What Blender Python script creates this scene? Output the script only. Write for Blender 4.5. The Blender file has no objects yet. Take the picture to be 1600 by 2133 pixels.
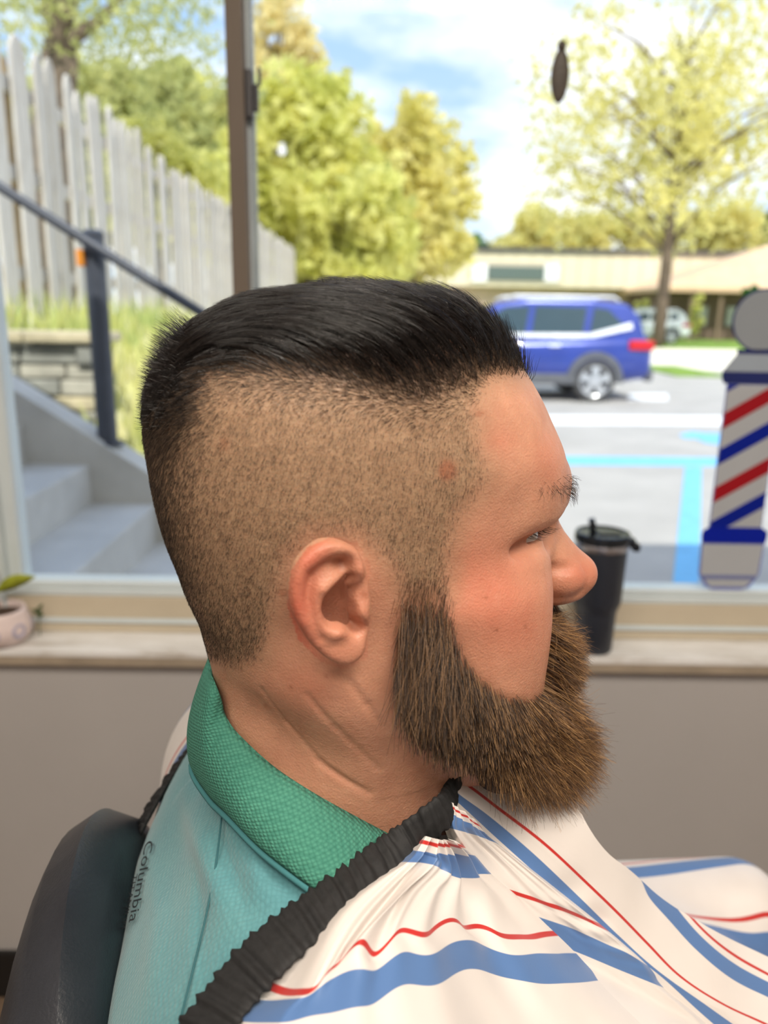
import bpy, bmesh, math, random
import numpy as np
from mathutils import Vector, Matrix

random.seed(7)
rng = np.random.default_rng(11)
scene = bpy.context.scene
COL = scene.collection

# ------------------------------------------------------------------ camera
FPX = 1620.0
PITCH = math.radians(14.5)
YAW = math.radians(-0.53)
ROLL = math.radians(1.0)
CAM = np.array([0.0, 0.0, 1.42])
_F = np.array([-math.sin(YAW) * math.cos(PITCH), math.cos(YAW) * math.cos(PITCH), -math.sin(PITCH)])
_R0 = np.array([math.cos(YAW), math.sin(YAW), 0.0])
_U0 = np.cross(_R0, _F)
_R = _R0 * math.cos(ROLL) + _U0 * math.sin(ROLL)
_U = -_R0 * math.sin(ROLL) + _U0 * math.cos(ROLL)

cam_data = bpy.data.cameras.new('camera')
cam_data.sensor_fit = 'VERTICAL'
cam_data.sensor_height = 36.0
cam_data.lens = FPX / 2133.0 * 36.0
cam_data.clip_start = 0.02
cam_data.clip_end = 500.0
cam_data.dof.use_dof = True
cam_data.dof.focus_distance = 0.375
cam_data.dof.aperture_fstop = 6.6
cam_ob = bpy.data.objects.new('camera', cam_data)
COL.objects.link(cam_ob)
_m = Matrix(((_R[0], _U[0], -_F[0], CAM[0]), (_R[1], _U[1], -_F[1], CAM[1]), (_R[2], _U[2], -_F[2], CAM[2]), (0, 0, 0, 1)))
cam_ob.matrix_world = _m
scene.camera = cam_ob

# ------------------------------------------------------------------ view, world, sun
vs = scene.view_settings
vs.view_transform = 'Standard'
vs.look = 'None'
vs.gamma = 1.0
vs.use_curve_mapping = False
vs.exposure = 0.0

world = bpy.data.worlds.new('world')
scene.world = world
world.use_nodes = True
wt = world.node_tree
wt.nodes.clear()
def wn(t, **kw):
    n = wt.nodes.new(t)
    for k, v in kw.items():
        setattr(n, k, v)
    return n
tc = wn('ShaderNodeTexCoord')
sep = wn('ShaderNodeSeparateXYZ')
wt.links.new(tc.outputs['Generated'], sep.inputs[0])
def wmath(op, a, b=None):
    n = wn('ShaderNodeMath', operation=op)
    for i, v in enumerate((a, b)):
        if v is None:
            continue
        if isinstance(v, (int, float)):
            n.inputs[i].default_value = v
        else:
            wt.links.new(v, n.inputs[i])
    return n.outputs[0]
zc = wmath('MAXIMUM', sep.outputs[2], 0.0)
zz = wmath('ADD', zc, 0.22)
comb = wn('ShaderNodeCombineXYZ')
wt.links.new(wmath('DIVIDE', sep.outputs[0], zz), comb.inputs[0])
wt.links.new(wmath('DIVIDE', sep.outputs[1], zz), comb.inputs[1])
noi = wn('ShaderNodeTexNoise')
noi.inputs['Scale'].default_value = 1.15
noi.inputs['Detail'].default_value = 7.0
noi.inputs['Roughness'].default_value = 0.55
mp = wn('ShaderNodeMapping')
mp.inputs['Location'].default_value = (0.55, 0.1, 0.0)
wt.links.new(comb.outputs[0], mp.inputs[0])
wt.links.new(mp.outputs[0], noi.inputs['Vector'])
cr = wn('ShaderNodeValToRGB')
cr.color_ramp.elements[0].position = 0.42
cr.color_ramp.elements[1].position = 0.58
wt.links.new(noi.outputs['Fac'], cr.inputs[0])
sky = wn('ShaderNodeValToRGB')
sky.color_ramp.elements[0].position = 0.0
sky.color_ramp.elements[0].color = (0.72, 0.88, 1.0, 1)
sky.color_ramp.elements[1].position = 0.6
sky.color_ramp.elements[1].color = (0.16, 0.42, 0.95, 1)
wt.links.new(zc, sky.inputs[0])
mx = wn('ShaderNodeMix', data_type='RGBA')
wt.links.new(cr.outputs[0], mx.inputs[0])
wt.links.new(sky.outputs[0], mx.inputs[6])
mx.inputs[7].default_value = (1.25, 1.25, 1.28, 1)
bg = wn('ShaderNodeBackground')
bg.inputs[1].default_value = 1.2
wt.links.new(mx.outputs[2], bg.inputs[0])
wo = wn('ShaderNodeOutputWorld')
wt.links.new(bg.outputs[0], wo.inputs[0])

sun_d = bpy.data.lights.new('sun', 'SUN')
sun_d.energy = 4.6
sun_d.angle = math.radians(0.6)
sun_d.color = (1.0, 0.95, 0.86)
sun = bpy.data.objects.new('sun', sun_d)
COL.objects.link(sun)
_sd = Vector((-0.22, 1.0, -1.19)).normalized()      # the way the sunlight travels: from behind the shop, over its roof
sun.rotation_euler = _sd.to_track_quat('-Z', 'Y').to_euler()

def area_lamp(name, loc, size, sizey, power, color, aim):
    d = bpy.data.lights.new(name, 'AREA')
    d.shape = 'RECTANGLE'
    d.size = size
    d.size_y = sizey
    d.energy = power
    d.color = color
    o = bpy.data.objects.new(name, d)
    o.location = loc
    o.rotation_euler = (Vector(aim) - Vector(loc)).to_track_quat('-Z', 'Y').to_euler()
    COL.objects.link(o)
    return o
# the shop's ceiling light panels, over and behind the barber
LAMPS = [((0.75, -0.40, 2.86), 1.2, 0.6, 46.0, (1.0, 0.90, 0.78)),
         ((-0.95, -0.40, 2.86), 1.2, 0.6, 24.0, (1.0, 0.90, 0.78)),
         ((0.1, -1.2, 2.86), 1.2, 0.6, 42.0, (1.0, 0.90, 0.78))]
for i, (l, a, b, pw, c) in enumerate(LAMPS):
    area_lamp('ceiling_panel_glow', l, a, b, pw, c, (l[0], l[1], 0))

# ------------------------------------------------------------------ helpers
def proj(p):
    d = np.asarray(p, float) - CAM
    z = d @ _F
    return 800 + FPX * (d @ _R) / z, 1066.5 - FPX * (d @ _U) / z
def ray(px, py):
    return _F + _R * (px - 800) / FPX - _U * (py - 1066.5) / FPX
def atY(px, py, Y):
    d = ray(px, py); return CAM + d * ((Y - CAM[1]) / d[1])
def atZ(px, py, Z):
    d = ray(px, py); return CAM + d * ((Z - CAM[2]) / d[2])
def atX(px, py, X):
    d = ray(px, py); return CAM + d * ((X - CAM[0]) / d[0])

class MB:
    """collects geometry for one mesh"""
    def __init__(self):
        self.v = []; self.f = []; self.uv = {}
    def add(self, vs_, fs):
        o = len(self.v)
        self.v += [tuple(map(float, p)) for p in vs_]
        self.f += [tuple(i + o for i in q) for q in fs]
        return self
    def box(self, lo, hi, M=None, bev=0.0):
        x0, y0, z0 = lo; x1, y1, z1 = hi
        if bev > 0:
            bm = bmesh.new()
            bmesh.ops.create_cube(bm, size=1.0)
            for q in bm.verts:
                q.co = Vector((x0 + (q.co.x + .5) * (x1 - x0), y0 + (q.co.y + .5) * (y1 - y0), z0 + (q.co.z + .5) * (z1 - z0)))
            bmesh.ops.bevel(bm, geom=bm.edges[:], offset=bev, segments=2, affect='EDGES', profile=0.6)
            bm.verts.index_update()
            P = [M @ q.co if M else q.co for q in bm.verts]
            self.add(P, [[q.index for q in fc.verts] for fc in bm.faces])
            bm.free()
            return self
        P = [Vector(c) for c in ((x0,y0,z0),(x1,y0,z0),(x1,y1,z0),(x0,y1,z0),(x0,y0,z1),(x1,y0,z1),(x1,y1,z1),(x0,y1,z1))]
        if M: P = [M @ q for q in P]
        return self.add(P, [(0,3,2,1),(4,5,6,7),(0,1,5,4),(1,2,6,5),(2,3,7,6),(3,0,4,7)])
    def tube(self, pts, rad, n=8, cap=True):
        pts = [Vector(q) for q in pts]
        if not hasattr(rad, '__len__'): rad = [rad] * len(pts)
        rings = []
        ref = None
        for i, q in enumerate(pts):
            t = (pts[min(i + 1, len(pts) - 1)] - pts[max(i - 1, 0)]).normalized()
            if ref is None:
                ref = Vector((0, 0, 1)) if abs(t.z) < 0.9 else Vector((1, 0, 0))
            a = (ref - t * ref.dot(t)).normalized(); b = t.cross(a); ref = a
            rings.append([q + (a * math.cos(2 * math.pi * k / n) + b * math.sin(2 * math.pi * k / n)) * rad[i] for k in range(n)])
        V = [p for r in rings for p in r]; Fc = []
        for i in range(len(pts) - 1):
            for k in range(n):
                Fc.append((i*n+k, i*n+(k+1) % n, (i+1)*n+(k+1) % n, (i+1)*n+k))
        if cap:
            Fc.append(tuple(range(n - 1, -1, -1))); Fc.append(tuple((len(pts)-1)*n + k for k in range(n)))
        return self.add(V, Fc)
    def lathe(self, prof, n=32, c=(0, 0, 0), cap=True, M=None):
        V = []
        for r, z in prof:
            for k in range(n):
                p = Vector((c[0] + r * math.cos(2*math.pi*k/n), c[1] + r * math.sin(2*math.pi*k/n), c[2] + z))
                V.append(M @ p if M else p)
        Fc = []
        for i in range(len(prof) - 1):
            for k in range(n):
                Fc.append((i*n+k, i*n+(k+1) % n, (i+1)*n+(k+1) % n, (i+1)*n+k))
        if cap:
            Fc.append(tuple(range(n - 1, -1, -1))); Fc.append(tuple((len(prof)-1)*n + k for k in range(n)))
        return self.add(V, Fc)
    def prism(self, poly, y0, y1, M=None):
        """poly in (x,z), extruded along y"""
        n = len(poly)
        P = [Vector((x, y0, z)) for x, z in poly] + [Vector((x, y1, z)) for x, z in poly]
        if M: P = [M @ q for q in P]
        return self.add(P, [tuple(range(n)), tuple(range(2*n-1, n-1, -1))] + [(i, i+n, (i+1) % n + n, (i+1) % n) for i in range(n)])
    def build(self, name, mat=None, parent=None, smooth=False):
        return mesh_obj(name, self.v, self.f, mat, parent, smooth)

def mesh_obj(name, v, f, mat=None, parent=None, smooth=False, fixn=True):
    me = bpy.data.meshes.new(name)
    me.from_pydata([tuple(q) for q in v], [], [tuple(q) for q in f])
    if fixn:
        bm = bmesh.new(); bm.from_mesh(me)
        bmesh.ops.recalc_face_normals(bm, faces=bm.faces[:])
        bm.to_mesh(me); bm.free()
    if smooth:
        me.polygons.foreach_set('use_smooth', [True] * len(me.polygons))
        if smooth != 'all':
            try: me.set_sharp_from_angle(angle=math.radians(40))
            except Exception: pass
    if mat: me.materials.append(mat)
    o = bpy.data.objects.new(name, me)
    COL.objects.link(o)
    if parent is not None: o.parent = parent
    return o

def fast_mesh(name, V, F, mat=None, parent=None, smooth=True):
    """V (n,3) float array, F (m,k) int array with k=3 or 4"""
    V = np.ascontiguousarray(V, np.float32); F = np.ascontiguousarray(F, np.int32)
    me = bpy.data.meshes.new(name)
    m, k = F.shape
    me.vertices.add(len(V)); me.vertices.foreach_set('co', V.ravel())
    me.loops.add(m * k); me.loops.foreach_set('vertex_index', F.ravel())
    me.polygons.add(m)
    me.polygons.foreach_set('loop_start', np.arange(0, m * k, k, dtype=np.int32))
    if smooth: me.polygons.foreach_set('use_smooth', np.ones(m, bool))
    me.update(calc_edges=True)
    if mat: me.materials.append(mat)
    o = bpy.data.objects.new(name, me)
    COL.objects.link(o)
    if parent is not None: o.parent = parent
    return o

def vattr(o, name, arr):
    a = o.data.attributes.new(name, 'FLOAT', 'POINT')
    a.data.foreach_set('value', np.ascontiguousarray(arr, np.float32))

def tag(o, label=None, cat=None, group=None, kind=None):
    if label: o['label'] = label
    if cat: o['category'] = cat
    if group: o['group'] = group
    if kind: o['kind'] = kind
    return o
def empty(name, loc=(0, 0, 0), rz=0.0):
    o = bpy.data.objects.new(name, None)
    o.empty_display_size = 0.05
    o.location = loc; o.rotation_euler = (0, 0, rz)
    COL.objects.link(o)
    return o

class NT:
    """little node-tree helper"""
    def __init__(self, name):
        self.m = bpy.data.materials.new(name); self.m.use_nodes = True
        self.t = self.m.node_tree; self.t.nodes.clear()
        self.out = self.t.nodes.new('ShaderNodeOutputMaterial')
        self.b = self.t.nodes.new('ShaderNodeBsdfPrincipled')
        self.t.links.new(self.b.outputs[0], self.out.inputs[0])
        self._co = None
    def n(self, t, **kw):
        x = self.t.nodes.new(t)
        for k, v in kw.items(): setattr(x, k, v)
        return x
    def l(self, a, b): self.t.links.new(a, b)
    def co(self):
        if self._co is None: self._co = self.n('ShaderNodeTexCoord').outputs['Object']
        return self._co
    def setv(self, sock, v):
        if isinstance(v, bpy.types.NodeSocket): self.l(v, sock)
        elif isinstance(v, (tuple, list)) and len(v) == 3 and sock.type == 'RGBA': sock.default_value = (*v, 1)
        else: sock.default_value = v
    def noise(self, scale, detail=3.0, rough=0.55, vec=None, stretch=None):
        x = self.n('ShaderNodeTexNoise')
        x.inputs['Scale'].default_value = scale; x.inputs['Detail'].default_value = detail; x.inputs['Roughness'].default_value = rough
        v = vec or self.co()
        if stretch:
            mpn = self.n('ShaderNodeMapping'); mpn.inputs['Scale'].default_value = stretch
            self.l(v, mpn.inputs[0]); v = mpn.outputs[0]
        self.l(v, x.inputs['Vector'])
        return x.outputs['Fac']
    def ramp(self, fac, stops):
        x = self.n('ShaderNodeValToRGB')
        e = x.color_ramp.elements
        while len(e) < len(stops): e.new(0.5)
        for i, (p, c) in enumerate(stops):
            e[i].position = p
            e[i].color = (*c, 1) if len(c) == 3 else c
        self.l(fac, x.inputs[0])
        return x.outputs[0]
    def mix(self, fac, a, b, mode='MIX'):
        x = self.n('ShaderNodeMix', data_type='RGBA', blend_type=mode)
        self.setv(x.inputs[0], fac); self.setv(x.inputs[6], a); self.setv(x.inputs[7], b)
        return x.outputs[2]
    def math(self, op, a, b=0.0, c=None):
        x = self.n('ShaderNodeMath', operation=op)
        self.setv(x.inputs[0], a); self.setv(x.inputs[1], b)
        if c is not None: self.setv(x.inputs[2], c)
        return x.outputs[0]
    def attr(self, name):
        x = self.n('ShaderNodeAttribute', attribute_name=name); return x.outputs['Fac']
    def bump(self, h, strength=0.3, dist=0.002, normal=None):
        x = self.n('ShaderNodeBump')
        x.inputs['Strength'].default_value = strength; x.inputs['Distance'].default_value = dist
        self.l(h, x.inputs['Height'])
        if normal: self.l(normal, x.inputs['Normal'])
        self.l(x.outputs[0], self.b.inputs['Normal'])
        return x.outputs[0]
    def set(self, **kw):
        for k, v in kw.items():
            self.setv(self.b.inputs[k.replace('_', ' ')], v)
        return self.m

def simple(name, col, rough=0.6, metal=0.0, var=0.12, scale=12.0, bump=0.0, bscale=None, bdist=0.002, spec=0.5, stretch=None):
    t = NT(name)
    f = t.noise(scale, 4.0, stretch=stretch)
    a = tuple(max(0, c * (1 - var)) for c in col); b = tuple(min(1, c * (1 + var)) for c in col)
    t.set(Base_Color=t.ramp(f, [(0.3, a), (0.7, b)]), Roughness=rough, Metallic=metal)
    t.b.inputs['Specular IOR Level'].default_value = spec
    if bump > 0: t.bump(t.noise(bscale or scale * 4, 5.0, stretch=stretch), bump, bdist)
    return t.m

def S(r, g, b):
    """sRGB 0-255 to linear"""
    def c(x):
        x /= 255.0
        return x / 12.92 if x <= 0.04045 else ((x + 0.055) / 1.055) ** 2.4
    return (c(r), c(g), c(b))
# ================================================================== materials of the setting
M_wall = simple('wall_paint', S(176, 172, 170), 0.7, var=0.03, scale=3, bump=0.05, bscale=120)
M_ceil = simple('ceiling_paint', S(225, 222, 214), 0.85, var=0.02)
M_floor = simple('floor_vinyl', S(120, 100, 82), 0.45, var=0.2, scale=5, stretch=(1, 8, 1))
M_black = simple('black_vinyl_base', S(22, 22, 23), 0.4, var=0.1)
M_frame_w = simple('white_aluminium', S(205, 214, 216), 0.4, var=0.03)
M_frame_b = simple('cream_window_trim', S(196, 184, 162), 0.5, var=0.05, scale=6)
M_brown = simple('brown_mullion_paint', S(104, 92, 80), 0.6, var=0.06, scale=7, stretch=(6, 6, 1))
def marble():
    t = NT('sill_marble')
    f = t.noise(9, 6, 0.6, stretch=(0.6, 2.2, 1))
    t.set(Base_Color=t.ramp(f, [(0.30, S(178, 168, 156)), (0.45, S(222, 220, 217)), (0.65, S(240, 240, 240))]), Roughness=0.3)
    return t.m
M_marble = marble()
M_sill_edge = simple('sill_edge_stone', S(160, 146, 128), 0.5, var=0.15, scale=14)
def glass_mat():
    t = NT('window_glass')
    tr = t.n('ShaderNodeBsdfTransparent'); gl = t.n('ShaderNodeBsdfGlossy')
    tr.inputs[0].default_value = (0.97, 0.985, 0.985, 1); gl.inputs['Roughness'].default_value = 0.02
    fr = t.n('ShaderNodeFresnel'); fr.inputs[0].default_value = 1.15
    ms = t.n('ShaderNodeMixShader')
    t.l(fr.outputs[0], ms.inputs[0]); t.l(tr.outputs[0], ms.inputs[1]); t.l(gl.outputs[0], ms.inputs[2])
    t.l(ms.outputs[0], t.out.inputs[0])
    return t.m
M_glass = glass_mat()

# ================================================================== the room
WY = 1.35            # inner face of the window wall
XL, XR = -2.1, 2.3
YB, ZC = -3.0, 2.9
SZ = 0.801           # sill height
WX0 = atY(40, 1215, 1.42)[0] - 0.045
WX1 = 1.75
WZ1 = 2.28

def struct(name, mb, m, label, cat):
    return tag(mb.build(name, m), label, cat, kind='structure')
struct('floor', MB().box((XL, YB, -0.1), (XR, WY, 0.0)), M_floor, 'brown vinyl floor of the barbershop', 'floor')
struct('ceiling', MB().box((XL, YB, ZC), (XR, WY + 0.2, ZC + 0.08)), M_ceil, 'white painted shop ceiling', 'ceiling')
mb = MB()
mb.box((XL, WY, -0.1), (XR, WY + 0.2, SZ - 0.03))
mb.box((XL, WY, SZ - 0.03), (WX0 - 0.03, WY + 0.2, ZC + 0.3))
mb.box((WX1 + 0.03, WY, SZ - 0.03), (XR, WY + 0.2, ZC + 0.3))
mb.box((WX0 - 0.03, WY, WZ1), (WX1 + 0.03, WY + 0.2, ZC + 0.3))
struct('wall_front', mb, M_wall, 'warm grey painted wall below the window', 'wall')
struct('wall_left', MB().box((XL - 0.15, YB, -0.1), (XL, WY + 0.2, ZC + 0.3)), M_wall, 'grey painted side wall of the shop', 'wall')
struct('wall_right', MB().box((XR, YB, -0.1), (XR + 0.15, WY + 0.2, ZC + 0.3)), M_wall, 'grey painted opposite side wall', 'wall')
struct('wall_back', MB().box((XL - 0.15, YB - 0.15, -0.1), (XR + 0.15, YB, ZC + 0.3)), M_wall, 'grey painted rear wall of the shop', 'wall')
struct('roof', MB().box((XL - 4.5, YB - 2.0, ZC + 0.3), (XR + 8, 2.0, 3.3)), simple('roof_fascia', S(120, 110, 100), 0.8), 'flat roof with eave above the shop window', 'roof')
struct('baseboard_front', MB().box((XL, WY - 0.012, 0.0), (XR, WY, 0.114), bev=0.003), M_black, 'black vinyl baseboard along the window wall', 'baseboard')
# ceiling light fixtures
LAMP_LAB = ('white ceiling light panel on the barber pole side of the shop', 'white ceiling light panel above the chair on the steps side', 'white ceiling light panel farthest from the window')
for li, (l, a, b, pw, c) in enumerate(LAMPS):
    fx = tag(empty('ceiling_light', (l[0], l[1], ZC)), LAMP_LAB[li], 'ceiling light', 'ceiling light panels')
    fm = MB()
    for s in (-1, 1):
        fm.box((s * a / 2 - 0.02, -b / 2 - 0.02, -0.05), (s * a / 2 + 0.02, b / 2 + 0.02, 0.0))
        fm.box((-a / 2, s * b / 2 - 0.02, -0.05), (a / 2, s * b / 2 + 0.02, 0.0))
    fm.build('light_frame', M_frame_w, fx)
    MB().box((-a / 2, -b / 2, -0.02), (a / 2, b / 2, -0.001)).build('reflector', M_ceil, fx)

# window
win = tag(empty('window_1', (0, 0, 0)), 'wide shop window in a white metal frame with a cream bottom rail', 'window', kind='structure')
GY = 1.445
RY = 1.42            # plane of the cream riser
mb = MB()
mb.box((WX0, RY, SZ), (WX1, 1.50, 0.874), bev=0.003)
mb.build('bottom_rail', M_frame_b, win)
MB().box((WX0, RY - 0.006, 0.822), (WX1, RY, 0.832), bev=0.002).build('rail_bead', M_frame_w, win)
MB().box((WX0, RY + 0.004, 0.874), (WX1, 1.49, 0.888), bev=0.003).build('glazing_channel', M_frame_w, win)
MB().box((WX0, RY + 0.012, 0.888), (WX1, 1.48, 0.900), bev=0.003).build('glazing_bead', M_frame_w, win)
MB().box((WX0 - 0.03, RY - 0.005, SZ), (WX0 + 0.020, 1.49, WZ1), bev=0.003).build('jamb', M_frame_w, win)
MB().box((WX0 + 0.020, RY + 0.012, SZ), (WX0 + 0.045, 1.48, WZ1), bev=0.003).build('jamb_bead', M_frame_w, win)
MB().box((WX1, RY - 0.005, SZ), (WX1 + 0.04, 1.49, WZ1), bev=0.003).build('jamb', M_frame_w, win)
MB().box((WX0, RY, WZ1 - 0.06), (WX1, 1.49, WZ1), bev=0.003).build('head_rail', M_frame_w, win)
# mullion: brown post with a white metal stile and a latch
mxa = atY(475, 300, 1.40)[0]; mxb = atY(511, 300, 1.40)[0]; mxc = atY(529, 300, 1.43)[0]
MB().box((mxa, 1.40, SZ), (mxb, 1.485, WZ1 - 0.06), bev=0.003).build('mullion', M_brown, win)
MB().box((mxb, 1.425, 0.90), (mxc - 0.006, 1.475, WZ1 - 0.06), bev=0.002).build('stile', M_frame_w, win)
MB().box((mxc - 0.006, 1.432, 0.90), (mxc, 1.46, WZ1 - 0.06), bev=0.001).build('stile_edge', simple('grey_aluminium', S(150, 160, 165), 0.35), win)
M_latch = simple('dark_latch_metal', S(62, 60, 62), 0.45)
za = atY(520, 250, 1.42)[2]; zb = atY(520, 148, 1.42)[2]
lt = MB().box((mxb, 1.405, za), (mxb + 0.013, 1.427, zb), bev=0.003).build('latch', M_latch, win)
l2 = MB()
l2.box((mxb + 0.013, 1.412, za + 0.012), (mxb + 0.021, 1.425, zb - 0.02), bev=0.003)
l2.box((mxb + 0.021, 1.408, za + 0.05), (mxb + 0.026, 1.42, zb + 0.004), bev=0.002)
l2.build('latch_lever', M_latch, lt)
g = MB().box((WX0 + 0.02, GY, 0.89), (mxa + 0.01, GY + 0.004, WZ1 - 0.05)); g.build('pane', M_glass, win)
g = MB().box((mxb + 0.004, GY, 0.89), (WX1, GY + 0.004, WZ1 - 0.05)); g.build('pane', M_glass, win)
# sill
sill = tag(empty('window_sill', (0, 1.38, SZ)), 'grey and white marble window sill with a tan edge', 'window sill', kind='structure')
def chl(mb_, name, m, parent):
    o = mb_.build(name, m, parent); o.matrix_parent_inverse = Matrix.Translation(parent.location).inverted(); return o
chl(MB().box((WX0 - 0.2, 1.33, SZ - 0.012), (WX1 + 0.1, 1.43, SZ), bev=0.002), 'slab', M_marble, sill)
chl(MB().box((WX0 - 0.2, 1.3305, SZ - 0.030), (WX1 + 0.1, 1.36, SZ - 0.012), bev=0.002), 'edge_strip', M_sill_edge, sill)

# ------------------------------------------------------------------ barber pole cling on the glass
pole = tag(empty('barber_pole_sign', (atY(1530, 1110, 1.44)[0], 1.44, atY(1530, 1240, 1.44)[2])), 'red, white and blue barber pole cling on the window glass', 'barber pole')
px0 = np.array(pole.location)
def flat(name, pts, y0, y1, m, parent=pole):
    P = [atY(x, y, 1.44) - px0 for x, y in pts]
    o = MB().prism([(p[0], p[2]) for p in P], y0, y1).build(name, m, parent); return o
def film(name, col, em=0.0):
    t = NT(name); t.set(Base_Color=t.ramp(t.noise(8), [(0.3, tuple(c * .95 for c in col)), (0.7, col)]), Roughness=0.35)
    tl = t.n('ShaderNodeBsdfTranslucent'); t.l(t.b.inputs['Base Color'].links[0].from_socket, tl.inputs[0])
    ms = t.n('ShaderNodeMixShader'); ms.inputs[0].default_value = 0.45
    t.l(t.b.outputs[0], ms.inputs[1]); t.l(tl.outputs[0], ms.inputs[2]); t.l(ms.outputs[0], t.out.inputs[0])
    return t.m
F_grey = film('film_grey', S(190, 198, 206)); F_navy = film('film_navy', S(50, 62, 130)); F_blue = film('film_blue', S(0, 40, 185))
F_red = film('film_red', S(205, 28, 44)); F_white = film('film_white', S(228, 232, 238)); F_lav = film('film_lavender', S(150, 160, 215))
axb = atY(1530, 1110, 1.44)[0] - px0[0]
def sym(name, prof, y0, y1, m):
    """prof: list of (half width, z) pairs around the axis"""
    P = [(axb - w, z) for w, z in prof] + [(axb + w, z) for w, z in reversed(prof)]
    return MB().prism(P, y0, y1).build(name, m, pole)
def zl(y, x=1530): return atY(x, y, 1.44)[2] - px0[2]
hwb = axb - (atY(1461, 1115, 1.44)[0] - px0[0])
zb0 = zl(668, 1600); br = axb - (atY(1525, 668, 1.44)[0] - px0[0])
br_z = zl(600, 1600) - zb0
circ = lambda k: [(axb + br * k * math.cos(a), zb0 + br * k * math.sin(a)) for a in np.linspace(0, 2 * math.pi, 40, endpoint=False)]
MB().prism(circ(1.0), 0, 0.001).build('ball_outline', F_navy, pole)
MB().prism(circ(0.94), -0.001, 0).build('ball', F_grey, pole)
hc = axb - (atY(1479, 1095, 1.44)[0] - px0[0])       # cylinder half width
sym('neck_ring', [(hwb * .62, zl(738, 1590)), (hwb * .62, zl(728, 1590))], -0.001, 0, F_navy)
sym('shoulder', [(hwb * .98, zl(775, 1585)), (hwb * .62, zl(738, 1590))], -0.001, 0, F_grey)
sym('upper_ring', [(hwb * .90, zl(800, 1580)), (hwb * .98, zl(788, 1580)), (hwb * .98, zl(775, 1585))], -0.0012, 0, F_navy)
sym('cylinder_outline', [(hc * 1.04, zl(1100)), (hc * 1.04, zl(800, 1580))], 0, 0.001, F_lav)
zt, zbm = zl(802, 1580), zl(1098)
sym('cylinder', [(hc, zbm), (hc, zt)], -0.001, 0, F_white)
# helical stripes, cut to the cylinder
def stripe(name, zl0, wdt, m):
    rise = hc * 2 * 0.62
    P = [(-hc, zl0), (hc, zl0 + rise), (hc, zl0 + rise + wdt), (-hc, zl0 + wdt)]
    # clip to [zbm, zt]
    def clip(P, z, up):
        out = []
        for i in range(len(P)):
            a, b = P[i], P[(i + 1) % len(P)]
            ia = (a[1] <= z) if up else (a[1] >= z); ib = (b[1] <= z) if up else (b[1] >= z)
            if ia: out.append(a)
            if ia != ib:
                t = (z - a[1]) / (b[1] - a[1]); out.append((a[0] + t * (b[0] - a[0]), z))
        return out
    P = clip(clip(P, zt, True), zbm, False)
    if len(P) >= 3: MB().prism([(axb + x, z) for x, z in P], -0.0022, -0.001).build(name, m, pole)
zpx = lambda y: zl(y, 1500)
h1 = zpx(860) - zpx(893)
for yy, m in ((893, F_red), (968, F_blue), (1047, F_red), (1118, F_blue), (815, F_blue)):
    stripe('stripe', zpx(yy), h1, m)
sym('lower_ring', [(hwb * .96, zl(1130)), (hwb, zl(1118)), (hwb * .98, zl(1106)), (hwb * .80, zl(1098))], -0.003, -0.001, F_blue)
sym('base_outline', [(hwb * .3, zl(1232)), (hwb * .7, zl(1222)), (hwb * .95, zl(1195)), (hwb * .97, zl(1130))], 0, 0.001, F_lav)
sym('base', [(hwb * .55, zl(1222)), (hwb * .88, zl(1196)), (hwb * .92, zl(1134))], -0.001, 0, F_white)
sym('base_band', [(hwb * .80, zl(1206)), (hwb * .88, zl(1198))], -0.002, -0.001, F_lav)

# ------------------------------------------------------------------ dark oval hung on the glass
oc = atY(1167, 150, 1.43)
ov = tag(empty('window_ornament', oc), 'dark brown oval ornament hanging high on the window glass', 'ornament')
Mo = simple('dark_brown_wood', S(82, 74, 66), 0.55, var=0.25, scale=60, stretch=(1, 1, 4))
hz = (atY(1167, 92, 1.43)[2] - atY(1167, 210, 1.43)[2]) / 2
pr = [(max(1e-4, 0.0152 * math.sin(math.pi * t) ** 0.5), -hz + 2 * hz * t) for t in np.linspace(0.0, 1.0, 22)]
MB().lathe(pr, 24, (0, 0, -0.006), M=Matrix.Diagonal((1, 0.45, 1, 1))).build('oval_body', Mo, ov, smooth='all')
MB().lathe([(0.001, 0), (0.006, .002), (0.0075, .008), (0.006, .014), (0.001, .017)], 16, (0, 0, hz - 0.012)).build('hanger_knob', Mo, ov, smooth='all')

# ------------------------------------------------------------------ black tumbler on the sill
tb = atY(1233, 1362, 1.375); tb[2] = SZ
tum = tag(empty('tumbler', tb), 'black insulated tumbler with a straw lid on the window sill', 'tumbler')
Mt = simple('tumbler_black', S(40, 44, 54), 0.45, var=0.08, scale=30)
Ml = simple('tumbler_lid_plastic', S(20, 24, 30), 0.22)
sc = 1.0
MB().lathe([(0.0, 0.0), (0.033, 0.0), (0.0355, 0.004), (0.0375, 0.075), (0.0385, 0.083), (0.043, 0.095), (0.0445, 0.10), (0.047, 0.198), (0.0475, 0.203)], 48).build('cup_body', Mt, tum, smooth=True)
MB().lathe([(0.0475, 0.203), (0.048, 0.204), (0.048, 0.214), (0.0475, 0.215)], 48).build('steel_rim', simple('brushed_steel', S(190, 188, 194), 0.25, metal=0.9), tum, smooth=True)
MB().lathe([(0.0478, 0.215), (0.0505, 0.217), (0.0505, 0.228), (0.049, 0.232), (0.045, 0.2325), (0.043, 0.230), (0.0, 0.230)], 48, cap=False).build('lid', Ml, tum, smooth=True)
MB().tube([(-0.02, -0.006, 0.225), (-0.021, -0.006, 0.245), (-0.025, -0.006, 0.258)], 0.0062, 12).build('straw_spout', Ml, tum, smooth=True)
MB().box((-0.012, -0.016, 0.229), (0.03, 0.004, 0.2335), bev=0.002).build('spout_cradle', Ml, tum)
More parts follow.
